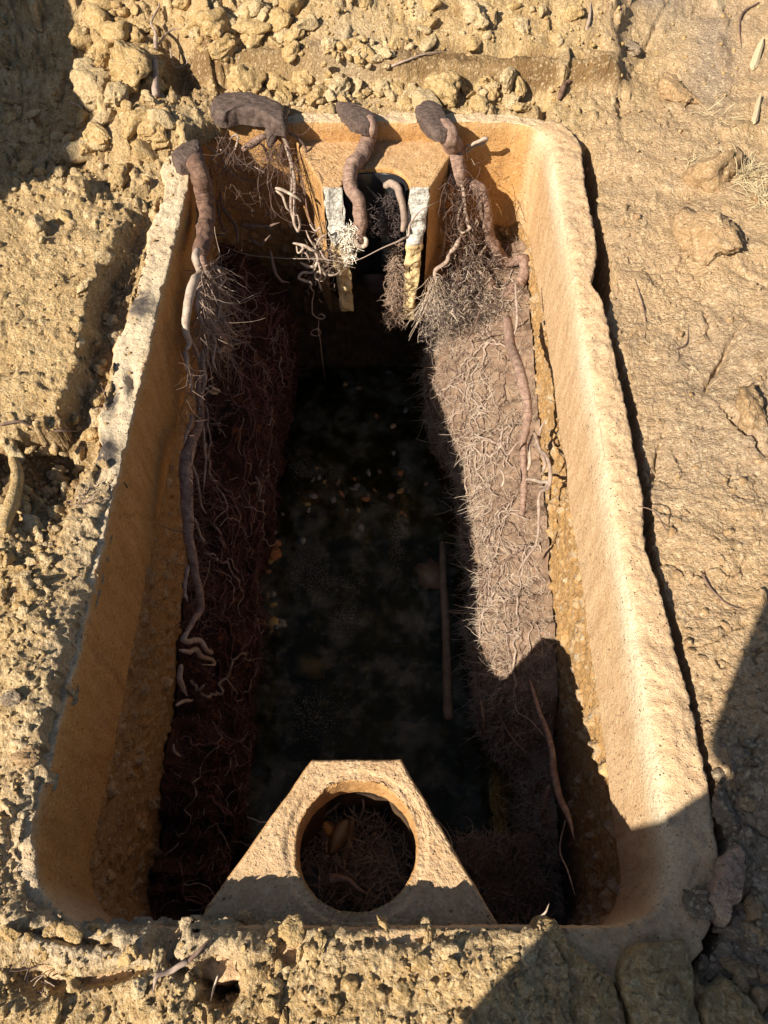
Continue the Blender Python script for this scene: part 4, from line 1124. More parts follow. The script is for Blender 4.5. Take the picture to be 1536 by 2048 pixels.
# ================================================================== ROOT MATS ALONG THE WALLS
def mat_surface(side, ys, ztop_fn, xin_fn, nt, seed):
    """a felted mass on one long wall; returns grid of points and outward (inward to tank) normals"""
    V = []
    prof = np.linspace(0, 1, nt)
    for y in ys:
        xw = (XR + SH * y + 0.004) if side > 0 else (XL + SH * y - 0.004)
        xi = xin_fn(y); zt_ = ztop_fn(y)
        key = [(xw, zt_ + 0.02), (xw + (xi - xw) * 0.34, zt_ - 0.015), (xw + (xi - xw) * 0.66, zt_ - 0.10), (xw + (xi - xw) * 0.92, zt_ - 0.24), (xi, zt_ - 0.40), (xi + side * 0.01, WZ + 0.02), (xi + side * 0.02, WZ - 0.12)]
        kt = np.array([0, .14, .30, .48, .66, .95, 1.0])
        V.append(np.stack([np.interp(prof, kt, [k[0] for k in key]), np.full(nt, y), np.interp(prof, kt, [k[1] for k in key])], -1))
    V = np.array(V)
    lump = (0.055 if side > 0 else 0.085) * fbm(V[..., 1] * 8, V[..., 2] * 8, V[..., 0] * 8, seed=seed, octv=5, gain=0.6) + 0.012 * fbm(V[..., 1] * 40, V[..., 2] * 40, V[..., 0] * 40, seed=seed + 1, octv=3)
    env = np.clip(prof / 0.12, 0, 1)[None]
    V[..., 0] -= side * lump * env * 0.8
    V[..., 2] += lump * env * 0.8
    return V

def sample_surface(V, n, rg, t0=0.0, t1=1.0):
    a, b = V.shape[:2]
    i = rg.uniform(0, a - 1.001, n); j = rg.uniform(t0 * (b - 2), t1 * (b - 2), n)
    i0 = i.astype(int); j0 = j.astype(int); fi = (i - i0)[:, None]; fj = (j - j0)[:, None]
    p = V[i0, j0] * (1 - fi) * (1 - fj) + V[i0 + 1, j0] * fi * (1 - fj) + V[i0, j0 + 1] * (1 - fi) * fj + V[i0 + 1, j0 + 1] * fi * fj
    du = V[i0 + 1, j0] - V[i0, j0]; dv = V[i0, j0 + 1] - V[i0, j0]
    nn = np.cross(du, dv); nn /= np.linalg.norm(nn, axis=1)[:, None] + 1e-9
    return p, nn

rg = np.random.default_rng(33)
ysr = np.linspace(0.14, 2.44, 330)
def ztop_r(y): return float(np.interp(y, [0.1, 0.5, 0.66, 0.76, 1.0, 1.4, 1.75, 1.95, 2.1, 2.3, 2.45], [-1.0, -0.98, -0.92, -0.78, -0.72, -0.67, -0.60, -0.56, -0.54, -0.52, -0.46])) + float(0.045 * fbm(np.array([y * 9.0]), np.array([1.5]), seed=207, octv=4, gain=0.65)[0]) * 1.6
def xin_r(y): return float(np.interp(y, [0.1, 0.45, 0.62, 0.78, 1.1, 1.3, 1.5, 1.75, 1.9, 2.05, 2.45], [0.46, 0.45, 0.42, 0.325, 0.31, 0.31, 0.305, 0.28, 0.23, 0.16, 0.16])) + SH * y
VR = mat_surface(1, ysr, ztop_r, xin_r, 110, 210)
rm = empty('root_mat', (0.42, 1.3, -0.9), label='grey-brown sunlit felt of fine roots covering the lower right wall', cat='root mat')
link('felt', fast_mesh('felt', VR.reshape(-1, 3), grid_faces(*VR.shape[:2], flip=False)), M['felt'], rm, kind='stuff')
n = 20000
p, nn = sample_surface(VR, n, rg, 0.02, 0.9)
if nn[:, 0].mean() > 0: nn = -nn
d = nn * 0.7 + rg.normal(size=(n, 3)) * 0.75 + np.array([0, 0, -0.3])
tone_ = fbm(p[:, 1] * 6, p[:, 2] * 6, seed=5) + rg.normal(size=n) * 0.25 + (p[:, 1] - 1.6) * 0.25
ab = tone_ > 0.05
Ln = rg.uniform(0.015, 0.055, n)
link('root_hairs', hair_mesh('h', p[~ab] - nn[~ab] * 0.002, d[~ab], Ln[~ab], rg.uniform(0.0005, 0.0010, (~ab).sum()), 0.55, 0.08, 5, 41), M['hair'], rm, kind='stuff')
link('root_hairs', hair_mesh('h', p[ab] - nn[ab] * 0.002, d[ab], Ln[ab], rg.uniform(0.0005, 0.0011, ab.sum()), 0.55, 0.08, 5, 42), M['hair_brown'], rm, kind='stuff')
n = 2600
p, nn = sample_surface(VR, n, rg, 0.2, 0.75)
cl_ = fbm(p[:, 1] * 22, p[:, 2] * 22, seed=93, octv=2); p = p[cl_ > 0.05]; nn = nn[cl_ > 0.05]; nn = -nn if nn[:, 0].mean() > 0 else nn; n = len(p)
link('root_hairs', hair_mesh('h', p, nn * 0.5 + rg.normal(size=(n, 3)) * 0.4 + np.array([-.2, 0, -0.7]), rg.uniform(0.04, 0.13, n), rg.uniform(0.0006, 0.0014, n), 0.4, 0.15, 8, 55), M['hair'], rm, kind='stuff')
# specks of pale grit caught in the felt
n = 1500
p, nn = sample_surface(VR, n, rg, 0.05, 0.66)
if nn[:, 0].mean() > 0: nn = -nn
def specks(P, N_, r, seed):
    rg = np.random.default_rng(seed); k = len(P)
    A = np.cross(N_, rg.normal(size=(k, 3))); A /= np.linalg.norm(A, axis=1)[:, None] + 1e-9; B = np.cross(N_, A)
    r = r[:, None]
    V = np.stack([P + A * r, P + B * r * .7, P - A * r * .8, P - B * r * .6, P + N_ * r * .8, P - N_ * r * 0.5], 1).reshape(-1, 3)
    b = (np.arange(k) * 6)[:, None, None]
    t = np.array([[0, 1, 4], [1, 2, 4], [2, 3, 4], [3, 0, 4], [1, 0, 5], [2, 1, 5], [3, 2, 5], [0, 3, 5]])[None]
    return fast_mesh('specks', V, (b + t).reshape(-1, 3), smooth=False)
link('grit', specks(p + nn * 0.006, nn, rg.uniform(0.0008, 0.0026, n), 6), M['grit'], rm, kind='stuff')

def surface_strands(Vs, n, rmin, rmax, seed, inward, down=1.0, length=(14, 40)):
    rg = np.random.default_rng(seed); a, b = Vs.shape[:2]; VV_ = []; FF_ = []; AA_ = []; base = 0
    for k in range(n):
        i = rg.uniform(5, a - 6); j = rg.uniform(2, b * 0.7); ang = rg.normal() * 0.5; P = []
        for st_ in range(int(rg.integers(*length))):
            ang = ang * 0.92 + rg.normal() * 0.35
            i += math.sin(ang) * 2.2; j += math.cos(ang) * 1.6 * down
            if not (1 < i < a - 2 and 1 < j < b - 3): break
            q = Vs[int(i), int(j)]; P.append((q[0] + inward * (0.004 + 0.006 * rg.random()), q[1] + rg.normal() * 0.002, q[2] + 0.004))
        if len(P) < 5: continue
        r = rg.uniform(rmin, rmax) * rg.random() ** 0.6 + rmin * 0.4
        V, F, al = tube(P, [r, r, r * 0.8, r * 0.4], 6, 0.1, k, None, 2)
        VV_.append(V); FF_.append(F + base); AA_.append(al); base += len(V)
    return fast_mesh('strands', np.concatenate(VV_), np.concatenate(FF_), attrs=dict(al=np.concatenate(AA_)))
link('woven_strands', surface_strands(VR, 150, 0.0012, 0.0045, 71, -1), M['strand'], rm, kind='stuff')
link('woven_strands', surface_strands(VR, 120, 0.0012, 0.0035, 72, -1), M['strand_dark'], rm, kind='stuff')

# long strands lying on the right mat
right_strands = [
    ([(1015, 640, .40), (1022, 690, .40), (1036, 730, .40), (1048, 775, .41), (1054, 815, .42), (1052, 860, .42), (1046, 900, .42), (1048, 960, .425), (1044, 1030, .42)], [0.016, 0.017, 0.016, 0.015, 0.014, 0.012, 0.011, 0.011, 0.009], 'bark'),
    ([(1090, 838, .47), (1080, 868, .465), (1072, 890, .46), (1092, 910, .46), (1100, 950, .46), (1096, 975, .46), (1080, 990, .455), (1078, 1030, .455), (1074, 1080, .455), (1056, 1105, .44)], [0.004, 0.005, 0.005, 0.005, 0.006, 0.006, 0.005, 0.005, 0.005, 0.003], 'strand'),
    ([(1068, 862, .45), (1080, 900, .455), (1090, 930, .46), (1078, 955, .455)], [0.005, 0.006, 0.005, 0.004], 'strand'),
    ([(1066, 870, .45), (1058, 900, .44), (1060, 925, .44), (1048, 950, .43), (1042, 958, .43), (1060, 960, .435), (1078, 962, .45), (1098, 965, .46), (1090, 972, .46), (1076, 974, .45)], [0.004, 0.005, 0.005, 0.004, 0.004, 0.005, 0.006, 0.006, 0.005, 0.004], 'strand_pale'),
    ([(996, 935, .34), (1004, 945, .345), (1008, 960, .35), (1004, 972, .345), (998, 964, .34)], [0.003, 0.003, 0.003, 0.003, 0.002], 'strand_pale'),
    ([(1000, 880, .36), (1014, 910, .37), (1030, 890, .385), (1046, 880, .40)], [0.0025, 0.003, 0.003, 0.002], 'strand'),
    ([(1074, 1085, .45), (1066, 1100, .445), (1050, 1120, .43), (1044, 1135, .425)], [0.005, 0.004, 0.004, 0.003], 'strand'),
    ([(960, 620, .32), (950, 650, .31), (930, 690, .30)], [0.004, 0.003, 0.003], 'strand_dark'),
    ([(1030, 560, .42), (1035, 640, .42), (1020, 700, .41)], [0.004, 0.004, 0.003], 'strand'),
    ([(985, 1400, .36), (1020, 1470, .38), (1058, 1512, .41)], [0.003, 0.004, 0.003], 'strand_dark'),
    ([(1060, 1360, .42), (1080, 1430, .43), (1104, 1500, .44), (1108, 1560, .44), (1120, 1600, .44), (1140, 1640, .44), (1148, 1680, .44)], [0.006, 0.007, 0.009, 0.010, 0.009, 0.008, 0.006], 'bark'),
    ([(1100, 1570, .43), (1090, 1610, .42), (1082, 1640, .42)], [0.006, 0.006, 0.004], 'bark'),
    ([(1040, 1380, .40), (1032, 1400, .40), (1036, 1424, .40), (1060, 1440, .41), (1088, 1470, .42)], [0.0018, 0.002, 0.002, 0.002, 0.0018], 'strand'),
    ([(960, 1400, .30), (966, 1440, .30), (962, 1480, .30)], [0.004, 0.005, 0.003], 'strand_dark'),
    ([(1130, 1640, .43), (1120, 1700, .42), (1135, 1740, .42), (1150, 1790, .42)], [0.002, 0.002, 0.002, 0.0015], 'strand'),
]
for k, (L, rr_, mt) in enumerate(right_strands):
    tube_obj('rootlet', pts_x(L), rr_, M[mt], rm, 8, 0.09, 220 + k)
# dense hairy lumps below the forked root
N_ = 2600
cc = [(925, 640, 2.12, 26, 20), (905, 600, 2.16, 20, 26), (960, 600, 2.2, 30, 24), (870, 650, 2.1, 14, 26), (940, 540, 2.3, 28, 30), (990, 640, 2.15, 26, 26), (920, 440, 2.38, 20, 40)]
P0 = []
for k in range(N_):
    a = cc[k % len(cc)]; P0.append(ony(a[0] + rg.normal() * a[3], a[1] + rg.normal() * a[4], a[2] + rg.normal() * 0.02))
P0 = np.array(P0)
link('fine_roots', hair_mesh('h', P0[:1500], rg.normal(size=(1500, 3)), rg.uniform(0.015, 0.055, 1500), rg.uniform(0.0006, 0.0016, 1500), 0.5, 0.1, 6, 43), M['hair_black'], rm, kind='stuff')
link('fine_roots', hair_mesh('h', P0[1500:], rg.normal(size=(N_ - 1500, 3)), rg.uniform(0.015, 0.055, N_ - 1500), rg.uniform(0.0006, 0.0014, N_ - 1500), 0.5, 0.15, 6, 44), M['hair'], rm, kind='stuff')
N_ = 160
P0 = np.array([ony(872 + rg.normal() * 8, 552 + rg.random() * 20, 2.2 + rg.normal() * 0.012) for _ in range(N_)])
link('fine_roots', hair_mesh('h', P0, rg.normal(size=(N_, 3)) * 0.25 + np.array([0, -.1, -1]), rg.uniform(0.08, 0.26, N_), rg.uniform(0.0009, 0.0018, N_), 0.22, 0.3, 9, 45), M['hair'], rm, kind='stuff')

# left mat
ysl = np.linspace(0.14, 2.42, 260)
def ztop_l(y): return float(np.interp(y, [0.1, 0.6, 1.0, 1.5, 2.0, 2.4], [-0.84, -0.82, -0.72, -0.55, -0.48, -0.46])) + float(0.07 * fbm(np.array([y * 8.0]), np.array([7.5]), seed=208, octv=4, gain=0.65)[0]) * 1.6
def xin_l(y): return float(np.interp(y, [0.1, 0.6, 1.2, 1.8, 2.4], [-0.47, -0.47, -0.475, -0.46, -0.42])) + SH * y
VL = mat_surface(-1, ysl, ztop_l, xin_l, 90, 230)
lm = empty('root_mat', (-0.55, 1.3, -0.9), label='reddish felt of fine roots, coloured dark as shade, on the shaded lower left wall', cat='root mat')
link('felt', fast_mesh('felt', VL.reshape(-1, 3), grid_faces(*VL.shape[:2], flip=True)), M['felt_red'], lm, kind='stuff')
n = 9000
p, nn = sample_surface(VL, n, rg, 0.02, 0.9)
if nn[:, 0].mean() < 0: nn = -nn
d = nn * 0.7 + rg.normal(size=(n, 3)) * 0.8 + np.array([0, 0, -0.3])
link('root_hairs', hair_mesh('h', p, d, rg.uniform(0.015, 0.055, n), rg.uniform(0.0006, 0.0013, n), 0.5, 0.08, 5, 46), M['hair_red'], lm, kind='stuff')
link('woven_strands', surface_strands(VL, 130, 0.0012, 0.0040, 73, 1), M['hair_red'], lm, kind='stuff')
link('woven_strands', surface_strands(VL, 26, 0.0015, 0.0045, 74, 1), M['strand'], lm, kind='stuff')
n = 120
p, nn = sample_surface(VL, n, rg, 0.1, 0.5)
if nn[:, 0].mean() < 0: nn = -nn
link('curled_rootlets', hair_mesh('h', p + nn * 0.01, nn + rg.normal(size=(n, 3)), rg.uniform(0.05, 0.13, n), rg.uniform(0.0012, 0.0028, n), 0.75, 0.0, 12, 47), M['strand'], lm, kind='stuff')
n = 350
p, nn = sample_surface(VL, n, rg, 0.05, 0.8)
if nn[:, 0].mean() < 0: nn = -nn
link('grit', specks(p + nn * 0.006, nn, rg.uniform(0.0008, 0.002, n), 7), M['grit'], lm, kind='stuff')
# matted roots round the near end, behind and under the complete baffle
n = 2600
P0 = np.column_stack([rg.uniform(0.22, 0.46, n), rg.uniform(0.12, 0.40, n), -1.0 + rg.normal(size=n) * 0.05])
nm = link('root_clump', hair_mesh('h', P0, rg.normal(size=(n, 3)), rg.uniform(0.03, 0.09, n), rg.uniform(0.0008, 0.0018, n), 0.5, 0.02, 7, 48), M['hair_brown'], None, label='shaded clump of brown fine roots in the near right corner', cat='root')

# ================================================================== CLODS, STONES AND FRAGMENTS
def ico(seed, sub=3, flat=0.8, planes=7, rough=0.10, smooth=True):
    bm = bmesh.new(); bmesh.ops.create_icosphere(bm, subdivisions=sub, radius=1.0)
    r = random.Random(seed); pls = []
    for _ in range(planes):
        v = Vector((r.gauss(0, 1), r.gauss(0, 1), r.gauss(0, 1))).normalized(); pls.append((v, r.uniform(0.45, 0.8)))
    for v in bm.verts:
        p = v.co.copy()
        for n_, d in pls:
            k = p.dot(n_)
            if k > d: p -= n_ * (k - d) * 0.95
        o_ = Vector((seed * 3.1, seed * 1.7, 0))
        p *= 1 + rough * 1.3 * mnoise.noise(p * 1.8 + o_) + rough * mnoise.noise(p * 4.5 + o_) + rough * 0.8 * mnoise.noise(p * 10 + o_)
        v.co = Vector((p.x, p.y, p.z * flat))
    me = bpy.data.meshes.new('clod_shape'); bm.to_mesh(me); bm.free()
    for p in me.polygons: p.use_smooth = smooth
    return me

CLODS = {}
for mk in ('clod', 'clod_pale', 'clod_tan', 'clod_grey'):
    CLODS[mk] = []
    for s_ in range(8):
        cm = ico(s_ * 7 + 3, 3, 0.8, 3 + s_, 0.20, s_ % 2 == 0); cm.materials.append(M[mk]); CLODS[mk].append(cm)

cr = random.Random(99)
SPECS = []
def scatter(n, zones, smin, smax, mk, where, group):
    made = 0; tries = 0
    bx0 = min(z[0] for z in zones); by0 = min(z[1] for z in zones); bx1 = max(z[2] for z in zones); by1 = max(z[3] for z in zones)
    while made < n and tries < n * 30:
        tries += 1
        z = cr.choice(zones); px = cr.uniform(z[0], z[2]); py = cr.uniform(z[1], z[3])
        p = on_ground(px, py)
        q = float(tank_sdf(np.array([p.x]), np.array([p.y]))[0])
        if q < 0.10 and not (py > 1845 and px < 1100): continue
        if p.z < -0.15: continue
        s_ = smin + (smax - smin) * cr.random() ** 2.2
        r = s_ / 2 / FPX * math.sqrt(p.y ** 2 + (CAM_H - p.z) ** 2 + p.x ** 2)
        k = mk if isinstance(mk, str) else cr.choice(mk)
        sc = (cr.uniform(0.9, 1.55), cr.uniform(0.7, 1.1), cr.uniform(0.65, 1.0))
        SPECS.append(dict(s=s_, r=r, p=p, k=k, m=cr.choice(CLODS[k]), sc=sc, rot=(cr.uniform(-.6, .6), cr.uniform(-.6, .6), cr.uniform(0, 6.28)), where=where, group=group,
                          u=(px - bx0) / (bx1 - bx0), v=(py - by0) / (by1 - by0))); made += 1

ORD = ['leftmost', 'second leftmost', 'third leftmost', 'fourth leftmost', 'fifth leftmost', 'sixth leftmost', 'seventh leftmost', 'eighth leftmost', 'ninth leftmost', 'tenth leftmost']
def unique_labels(LAB):
    for lab, lst in LAB.items():
        if len(lst) == 1: lst[0][1]['label'] = lab; continue
        lst.sort(key=lambda t: t[0])
        for k, (_, o) in enumerate(lst):
            o['label'] = lab + ', ' + ('rightmost' if k == len(lst) - 1 else ORD[min(k, 9)])

def finish_clods(limit=262):
    LAB = {}
    SPECS.sort(key=lambda d: -d['s'])
    for d in SPECS[:limit]:
        o = bpy.data.objects.new('soil_clod', d['m']); r = d['r']
        o.location = (d['p'].x, d['p'].y, d['p'].z + r * 0.22); o.rotation_euler = d['rot']; o.scale = tuple(r * a for a in d['sc'])
        COL.objects.link(o)
        size = 'large' if d['s'] > 30 else 'middling' if d['s'] > 19 else 'small'
        shp = 'long' if d['sc'][0] / d['sc'][1] > 1.5 else 'squat' if d['sc'][2] < 0.78 else 'chunky'
        colr = {'clod': 'yellow', 'clod_pale': 'pale', 'clod_tan': 'tan', 'clod_grey': 'dark'}[d['k']]
        hor = ('left', 'middle', 'right')[min(2, int(d['u'] * 3))]; ver = ('upper', 'central', 'lower')[min(2, int(d['v'] * 3))]
        tag(o, None, 'soil clod', d['group'])
        LAB.setdefault(f"{size} {shp} {colr} clod in the {ver} {hor} of the {d['where']}".replace(' in the central middle of', ' amid').replace(' in the upper middle of', ' atop').replace(' in the lower middle of', ' low in'), []).append((d['u'], o))
    unique_labels(LAB)
    for mk_, lab_ in (('clod', 'small loose yellow clods strewn among the larger ones'), ('clod_pale', 'small loose pale clods strewn among the larger ones'), ('clod_tan', 'small loose tan clods on the ground at right'), ('clod_grey', 'small loose dark clods in the shaded rubble')):
        Vs = []; Fs = []; b = 0
        for d in [d for d in SPECS[limit:] if d['k'] == mk_]:
            r = d['r']; M4 = Matrix.LocRotScale(Vector((d['p'].x, d['p'].y, d['p'].z + r * 0.22)), Euler(d['rot']), Vector([r * a for a in d['sc']]))
            me = small_shapes[len(Vs) % len(small_shapes)]
            co = np.array([M4 @ v.co for v in me.vertices]); Vs.append(co)
            Fs.append(np.array([list(p.vertices) for p in me.polygons]) + b); b += len(co)
        if Vs: link('small_clods', fast_mesh('small_clods', np.concatenate(Vs), np.concatenate(Fs)), M[mk_], None, label=lab_, cat='soil clods', kind='stuff')
small_shapes = [ico(900 + k, 2, 0.8, 5, 0.2) for k in range(6)]

scatter(150, [(170, 0, 330, 200), (330, 0, 620, 110), (150, 60, 300, 330), (360, 225, 440, 290), (300, 200, 430, 330)], 16, 54, ('clod', 'clod', 'clod_pale'), 'far left heap', 'clods on the bank beyond the far left corner')
scatter(80, [(640, 85, 790, 195)], 13, 32, ('clod_pale', 'clod_pale', 'clod'), 'pale far heap', 'pale clods heaped beyond the far rim')
scatter(70, [(540, 160, 700, 228), (780, 165, 1050, 232)], 12, 46, ('clod', 'clod_pale'), 'far rim strip', 'clods along the far rim')
scatter(30, [(700, 0, 1150, 100)], 12, 34, ('clod', 'clod_pale'), 'top cut bank', 'clods on the cut bank')
scatter(70, [(0, 200, 150, 420), (60, 320, 330, 700), (150, 560, 250, 1000)], 12, 34, ('clod', 'clod', 'clod_pale'), 'left ground', 'clods left of the tank')
scatter(100, [(0, 870, 190, 1180), (0, 1150, 110, 1750)], 12, 36, ('clod', 'clod_pale'), 'near left rubble', 'clods beside the near left rim')
scatter(90, [(0, 1850, 1060, 2060), (0, 1700, 240, 1900)], 12, 34, 'clod', 'near soil edge', 'clods in front of the near end')
scatter(40, [(1200, 230, 1536, 1350), (1330, 900, 1536, 1350)], 11, 24, 'clod_tan', 'dusty right ground', 'clods right of the tank')
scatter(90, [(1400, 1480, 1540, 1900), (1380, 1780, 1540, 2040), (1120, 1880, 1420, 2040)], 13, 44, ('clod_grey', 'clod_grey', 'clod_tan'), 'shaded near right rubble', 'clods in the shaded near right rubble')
finish_clods()

def place_clod(px, py, w, h, mk, label, cat='stone', name='stone', rot=0.0, shape=0, lift=0.35, flat=0.75):
    p = on_ground(px, py)
    k = math.sqrt(p.y ** 2 + (CAM_H - p.z) ** 2 + p.x ** 2) / FPX / 2
    cosb = (CAM_H - p.z) / math.sqrt(p.y ** 2 + (CAM_H - p.z) ** 2)
    me = ico(500 + shape, 4, 1.0, 7, 0.20)
    rx = w * k * 1.15; ry = h * k * 1.15 / max(0.55, cosb); rz = min(rx, ry) * flat
    co = np.array([v.co for v in me.vertices]) * np.array([rx, ry, rz])
    me.vertices.foreach_set('co', co.astype(np.float32).ravel()); me.update()
    o = link(name, me, M[mk], None, label=label, cat=cat)
    o.location = (p.x, p.y, p.z + rz * lift); o.rotation_euler = (0, 0, math.radians(rot))
    return o

singles = [
    (943, 30, 52, 40, 'clod_pale', 'pale squarish stone standing proud of the bank at the top edge', 'stone', 20, 1),
    (268, 138, 66, 62, 'clod', 'big yellow clod highest on the heap left of the far corner', 'soil clod', 10, 2),
    (190, 190, 70, 38, 'clod_pale', 'flat pale clod at the edge of the upper left shadow', 'soil clod', -20, 3),
    (236, 360, 38, 42, 'clod', 'rounded yellow lump standing alone on the left soil', 'soil clod', 0, 4),
    (498, 168, 62, 32, 'clod', 'flat orange-yellow slab of clay behind the sawn log', 'soil clod', 5, 5),
    (548, 172, 40, 34, 'clod', 'round clay lump beside the flat slab behind the log', 'soil clod', 0, 6),
    (1018, 195, 34, 52, 'clod_pale', 'tall upright clay lump outside the far right part of the rim', 'soil clod', 0, 7),
    (885, 190, 64, 40, 'clod', 'broad yellow clay lump behind the rightmost sawn root', 'soil clod', 15, 8),
    (762, 180, 34, 34, 'clod_pale', 'pale round clod between the two right sawn roots', 'soil clod', 0, 9),
    (1409, 486, 84, 74, 'clod_tan', 'large tan lump on the ground right of the far right rim', 'soil clod', 20, 10),
    (1495, 820, 66, 60, 'clod_tan', 'flat-topped tan slab of dry soil at the right edge', 'soil clod', -20, 11),
    (1352, 190, 44, 36, 'clod_tan', 'tilted flat tan stone on the upper right ground', 'stone', 45, 12),
    (1262, 98, 26, 34, 'clod_grey', 'small dark grey stone in the yellow streak upper right', 'stone', 30, 13),
    (1425, 350, 90, 40, 'clod_tan', 'broad cracked clod left of the grass tuft', 'soil clod', 10, 14),
    (28, 1400, 34, 30, 'clod_grey', 'brown pebble in the rubble at the left edge', 'pebble', 0, 15),
    (73, 1428, 16, 13, 'clod_pale', 'small white pebble on the left rubble', 'pebble', 0, 16),
    (55, 1515, 42, 34, 'clod_tan', 'round brown pebble set in the left rubble', 'pebble', 0, 17),
    (186, 1090, 22, 14, 'clod_pale', 'white stone chip on the broken left rim', 'pebble', 10, 18),
    (1392, 1815, 56, 50, 'clod_grey', 'grey flat stone just left of the pinkish slab', 'stone', 30, 19),
    (1470, 1850, 66, 44, 'clod_grey', 'grey flat stone under the foot of the pinkish slab', 'stone', -10, 20),
    (1290, 1868, 46, 22, 'clod_tan', 'flat tan stone chip on the shaded near right rim', 'stone', 0, 21),
    (1455, 1630, 46, 70, 'clod_grey', 'upright grey clod outside the near right rim', 'soil clod', 0, 22),
    (280, 1975, 36, 28, 'clod_pale', 'small round clod beside the dark hollow at lower left', 'soil clod', 0, 23),
    (316, 1928, 26, 46, 'clod_pale', 'upright whitish crumb of cement in the near left crack', 'cement lump', 0, 24),
    (483, 1836, 30, 22, 'clod_pale', 'little lump perched on the near soil edge by the baffle', 'soil clod', 0, 25),
    (590, 1862, 50, 40, 'clod', 'rounded clod under the near soil edge left of centre', 'soil clod', 0, 26),
]
for k, (px, py, w, h, mk, lab, cat, rot, sh) in enumerate(singles):
    place_clod(px, py, w, h, mk, lab, cat, {'stone': 'stone', 'soil clod': 'soil_clod', 'pebble': 'pebble', 'cement lump': 'cement_lump'}[cat], rot, sh)

def slab_rock(name, outline, height, mat, label, seed=0, z0=None, ridge=0.0, nr=60, cat='rock', parent=None, amp=1.0):
    if name == 'cut_end':
        mx_ = sum(p[0] for p in outline) / len(outline); my_ = sum(p[1] for p in outline) / len(outline)
        outline = [(mx_ + (a - mx_) * 0.86, my_ + 3 + (b - my_) * 0.86) for a, b in outline]
    cx = sum(p[0] for p in outline) / len(outline); cy = sum(p[1] for p in outline) / len(outline)
    g = on_ground(cx, cy); z0 = g.z if z0 is None else z0
    W_ = [onz(a, b, z0 + height * 0.6) for a, b in outline]
    P = spline([(w.x, w.y, 0) for w in W_] + [(W_[0].x, W_[0].y, 0)], 14)[:-1]
    P = P + np.column_stack([0.006 * fbm(P[:, 0] * 40, P[:, 1] * 40, seed=seed + 7), 0.006 * fbm(P[:, 0] * 40, P[:, 1] * 40, seed=seed + 8), 0 * P[:, 0]])
    c = P.mean(0); n = len(P)
    t = np.concatenate([np.linspace(0.02, 0.86, nr), np.linspace(0.9, 1.0, 7), [1.0, 1.0, 1.0]])
    zz = np.concatenate([np.ones(nr), [0.97, .93, .86, .74, .6, .45, .3], [0.1, -0.2, -0.6]])
    X_ = c[0] + (P[None, :, 0] - c[0]) * t[:, None]; Y_ = c[1] + (P[None, :, 1] - c[1]) * t[:, None]
    dome = 1 - 0.25 * t[:, None] ** 2
    tilt = ridge * (X_ - c[0])
    Z_ = z0 + height * zz[:, None] * dome + tilt * (zz[:, None] > 0.2)
    Z_ = Z_ + amp * (0.016 * fbm(X_ * 18, Y_ * 18, seed=seed, octv=5, gain=0.6) + 0.012 * (np.floor(fbm(X_ * 14, Y_ * 14, seed=seed + 3) * 4) / 4)) * (zz[:, None] > 0.2)
    k = 0.006 * fbm(X_ * 40, Y_ * 40, Z_ * 40, seed=seed + 1)
    X_ = X_ + k; Y_ = Y_ + k
    V = np.stack([X_, Y_, Z_], -1).reshape(-1, 3)
    V = np.concatenate([V, [[c[0], c[1], float(Z_[0].mean())]]])
    F = grid_faces(len(t), n, wrap=True, flip=True)
    me = fast_mesh(name, V, F)
    bm = bmesh.new(); bm.from_mesh(me); bm.verts.ensure_lookup_table()
    cv = bm.verts[len(V) - 1]
    for i in range(n): bm.faces.new((bm.verts[i], bm.verts[(i + 1) % n], cv))
    bmesh.ops.recalc_face_normals(bm, faces=bm.faces)
    for f in bm.faces: f.smooth = True
    bm.to_mesh(me); bm.free()
    return link(name, me, mat, parent, label=label, cat=cat)

slab_rock('cut_end', [(664, 197), (690, 199), (724, 208), (756, 230), (752, 246), (728, 256), (700, 244), (680, 224)], 0.028, M['bark_dark'], 'dark flat sawn end', 341, 0.022, 0.0, 30, None, r2, 0.25)
slab_rock('cut_end', [(827, 206), (848, 192), (880, 202), (904, 234), (908, 258), (880, 268), (850, 252), (834, 234)], 0.030, M['bark_dark'], 'dark flat sawn end', 342, 0.022, 0.0, 30, None, r3, 0.25)
slab_rock('cut_end', [(338, 308), (360, 284), (396, 272), (406, 290), (398, 312), (366, 330), (346, 324)], 0.036, M['bark_dark'], 'dark flat sawn stump', 343, 0.015, 0.0, 30, None, r1, 0.3)
slab_rock('log', [(420, 220), (424, 198), (450, 186), (500, 186), (548, 200), (572, 218), (572, 244), (548, 244), (520, 230), (480, 224), (440, 230)], 0.042, M['bark_dark'], None, 344, 0.030, 0.0, 34, None, r0, 0.3)

slab_rock('rock', [(1052, 1880), (1068, 1842), (1092, 1826), (1116, 1848), (1142, 1892), (1182, 1930), (1222, 1962), (1244, 2004), (1256, 2075), (1180, 2085), (1128, 2040), (1096, 1980), (1062, 1925)], 0.05, M['rock_tan'],
          'long pointed brown rock leaning on the near rim, left of three in the shade', 301, -0.02, 0.12)
slab_rock('rock', [(1232, 1930), (1256, 1896), (1300, 1880), (1368, 1884), (1388, 1930), (1398, 2000), (1412, 2080), (1300, 2085), (1258, 2044), (1238, 1984)], 0.055, M['rock_tan'],
          'blocky yellow-brown rock in the middle of three in the shade', 311, -0.02, -0.1)
slab_rock('rock', [(1400, 1990), (1446, 1958), (1492, 1984), (1532, 2030), (1545, 2080), (1420, 2085)], 0.05, M['rock_tan'],
          'low rounded yellow-brown rock in the bottom right corner', 321, -0.02, 0.0)
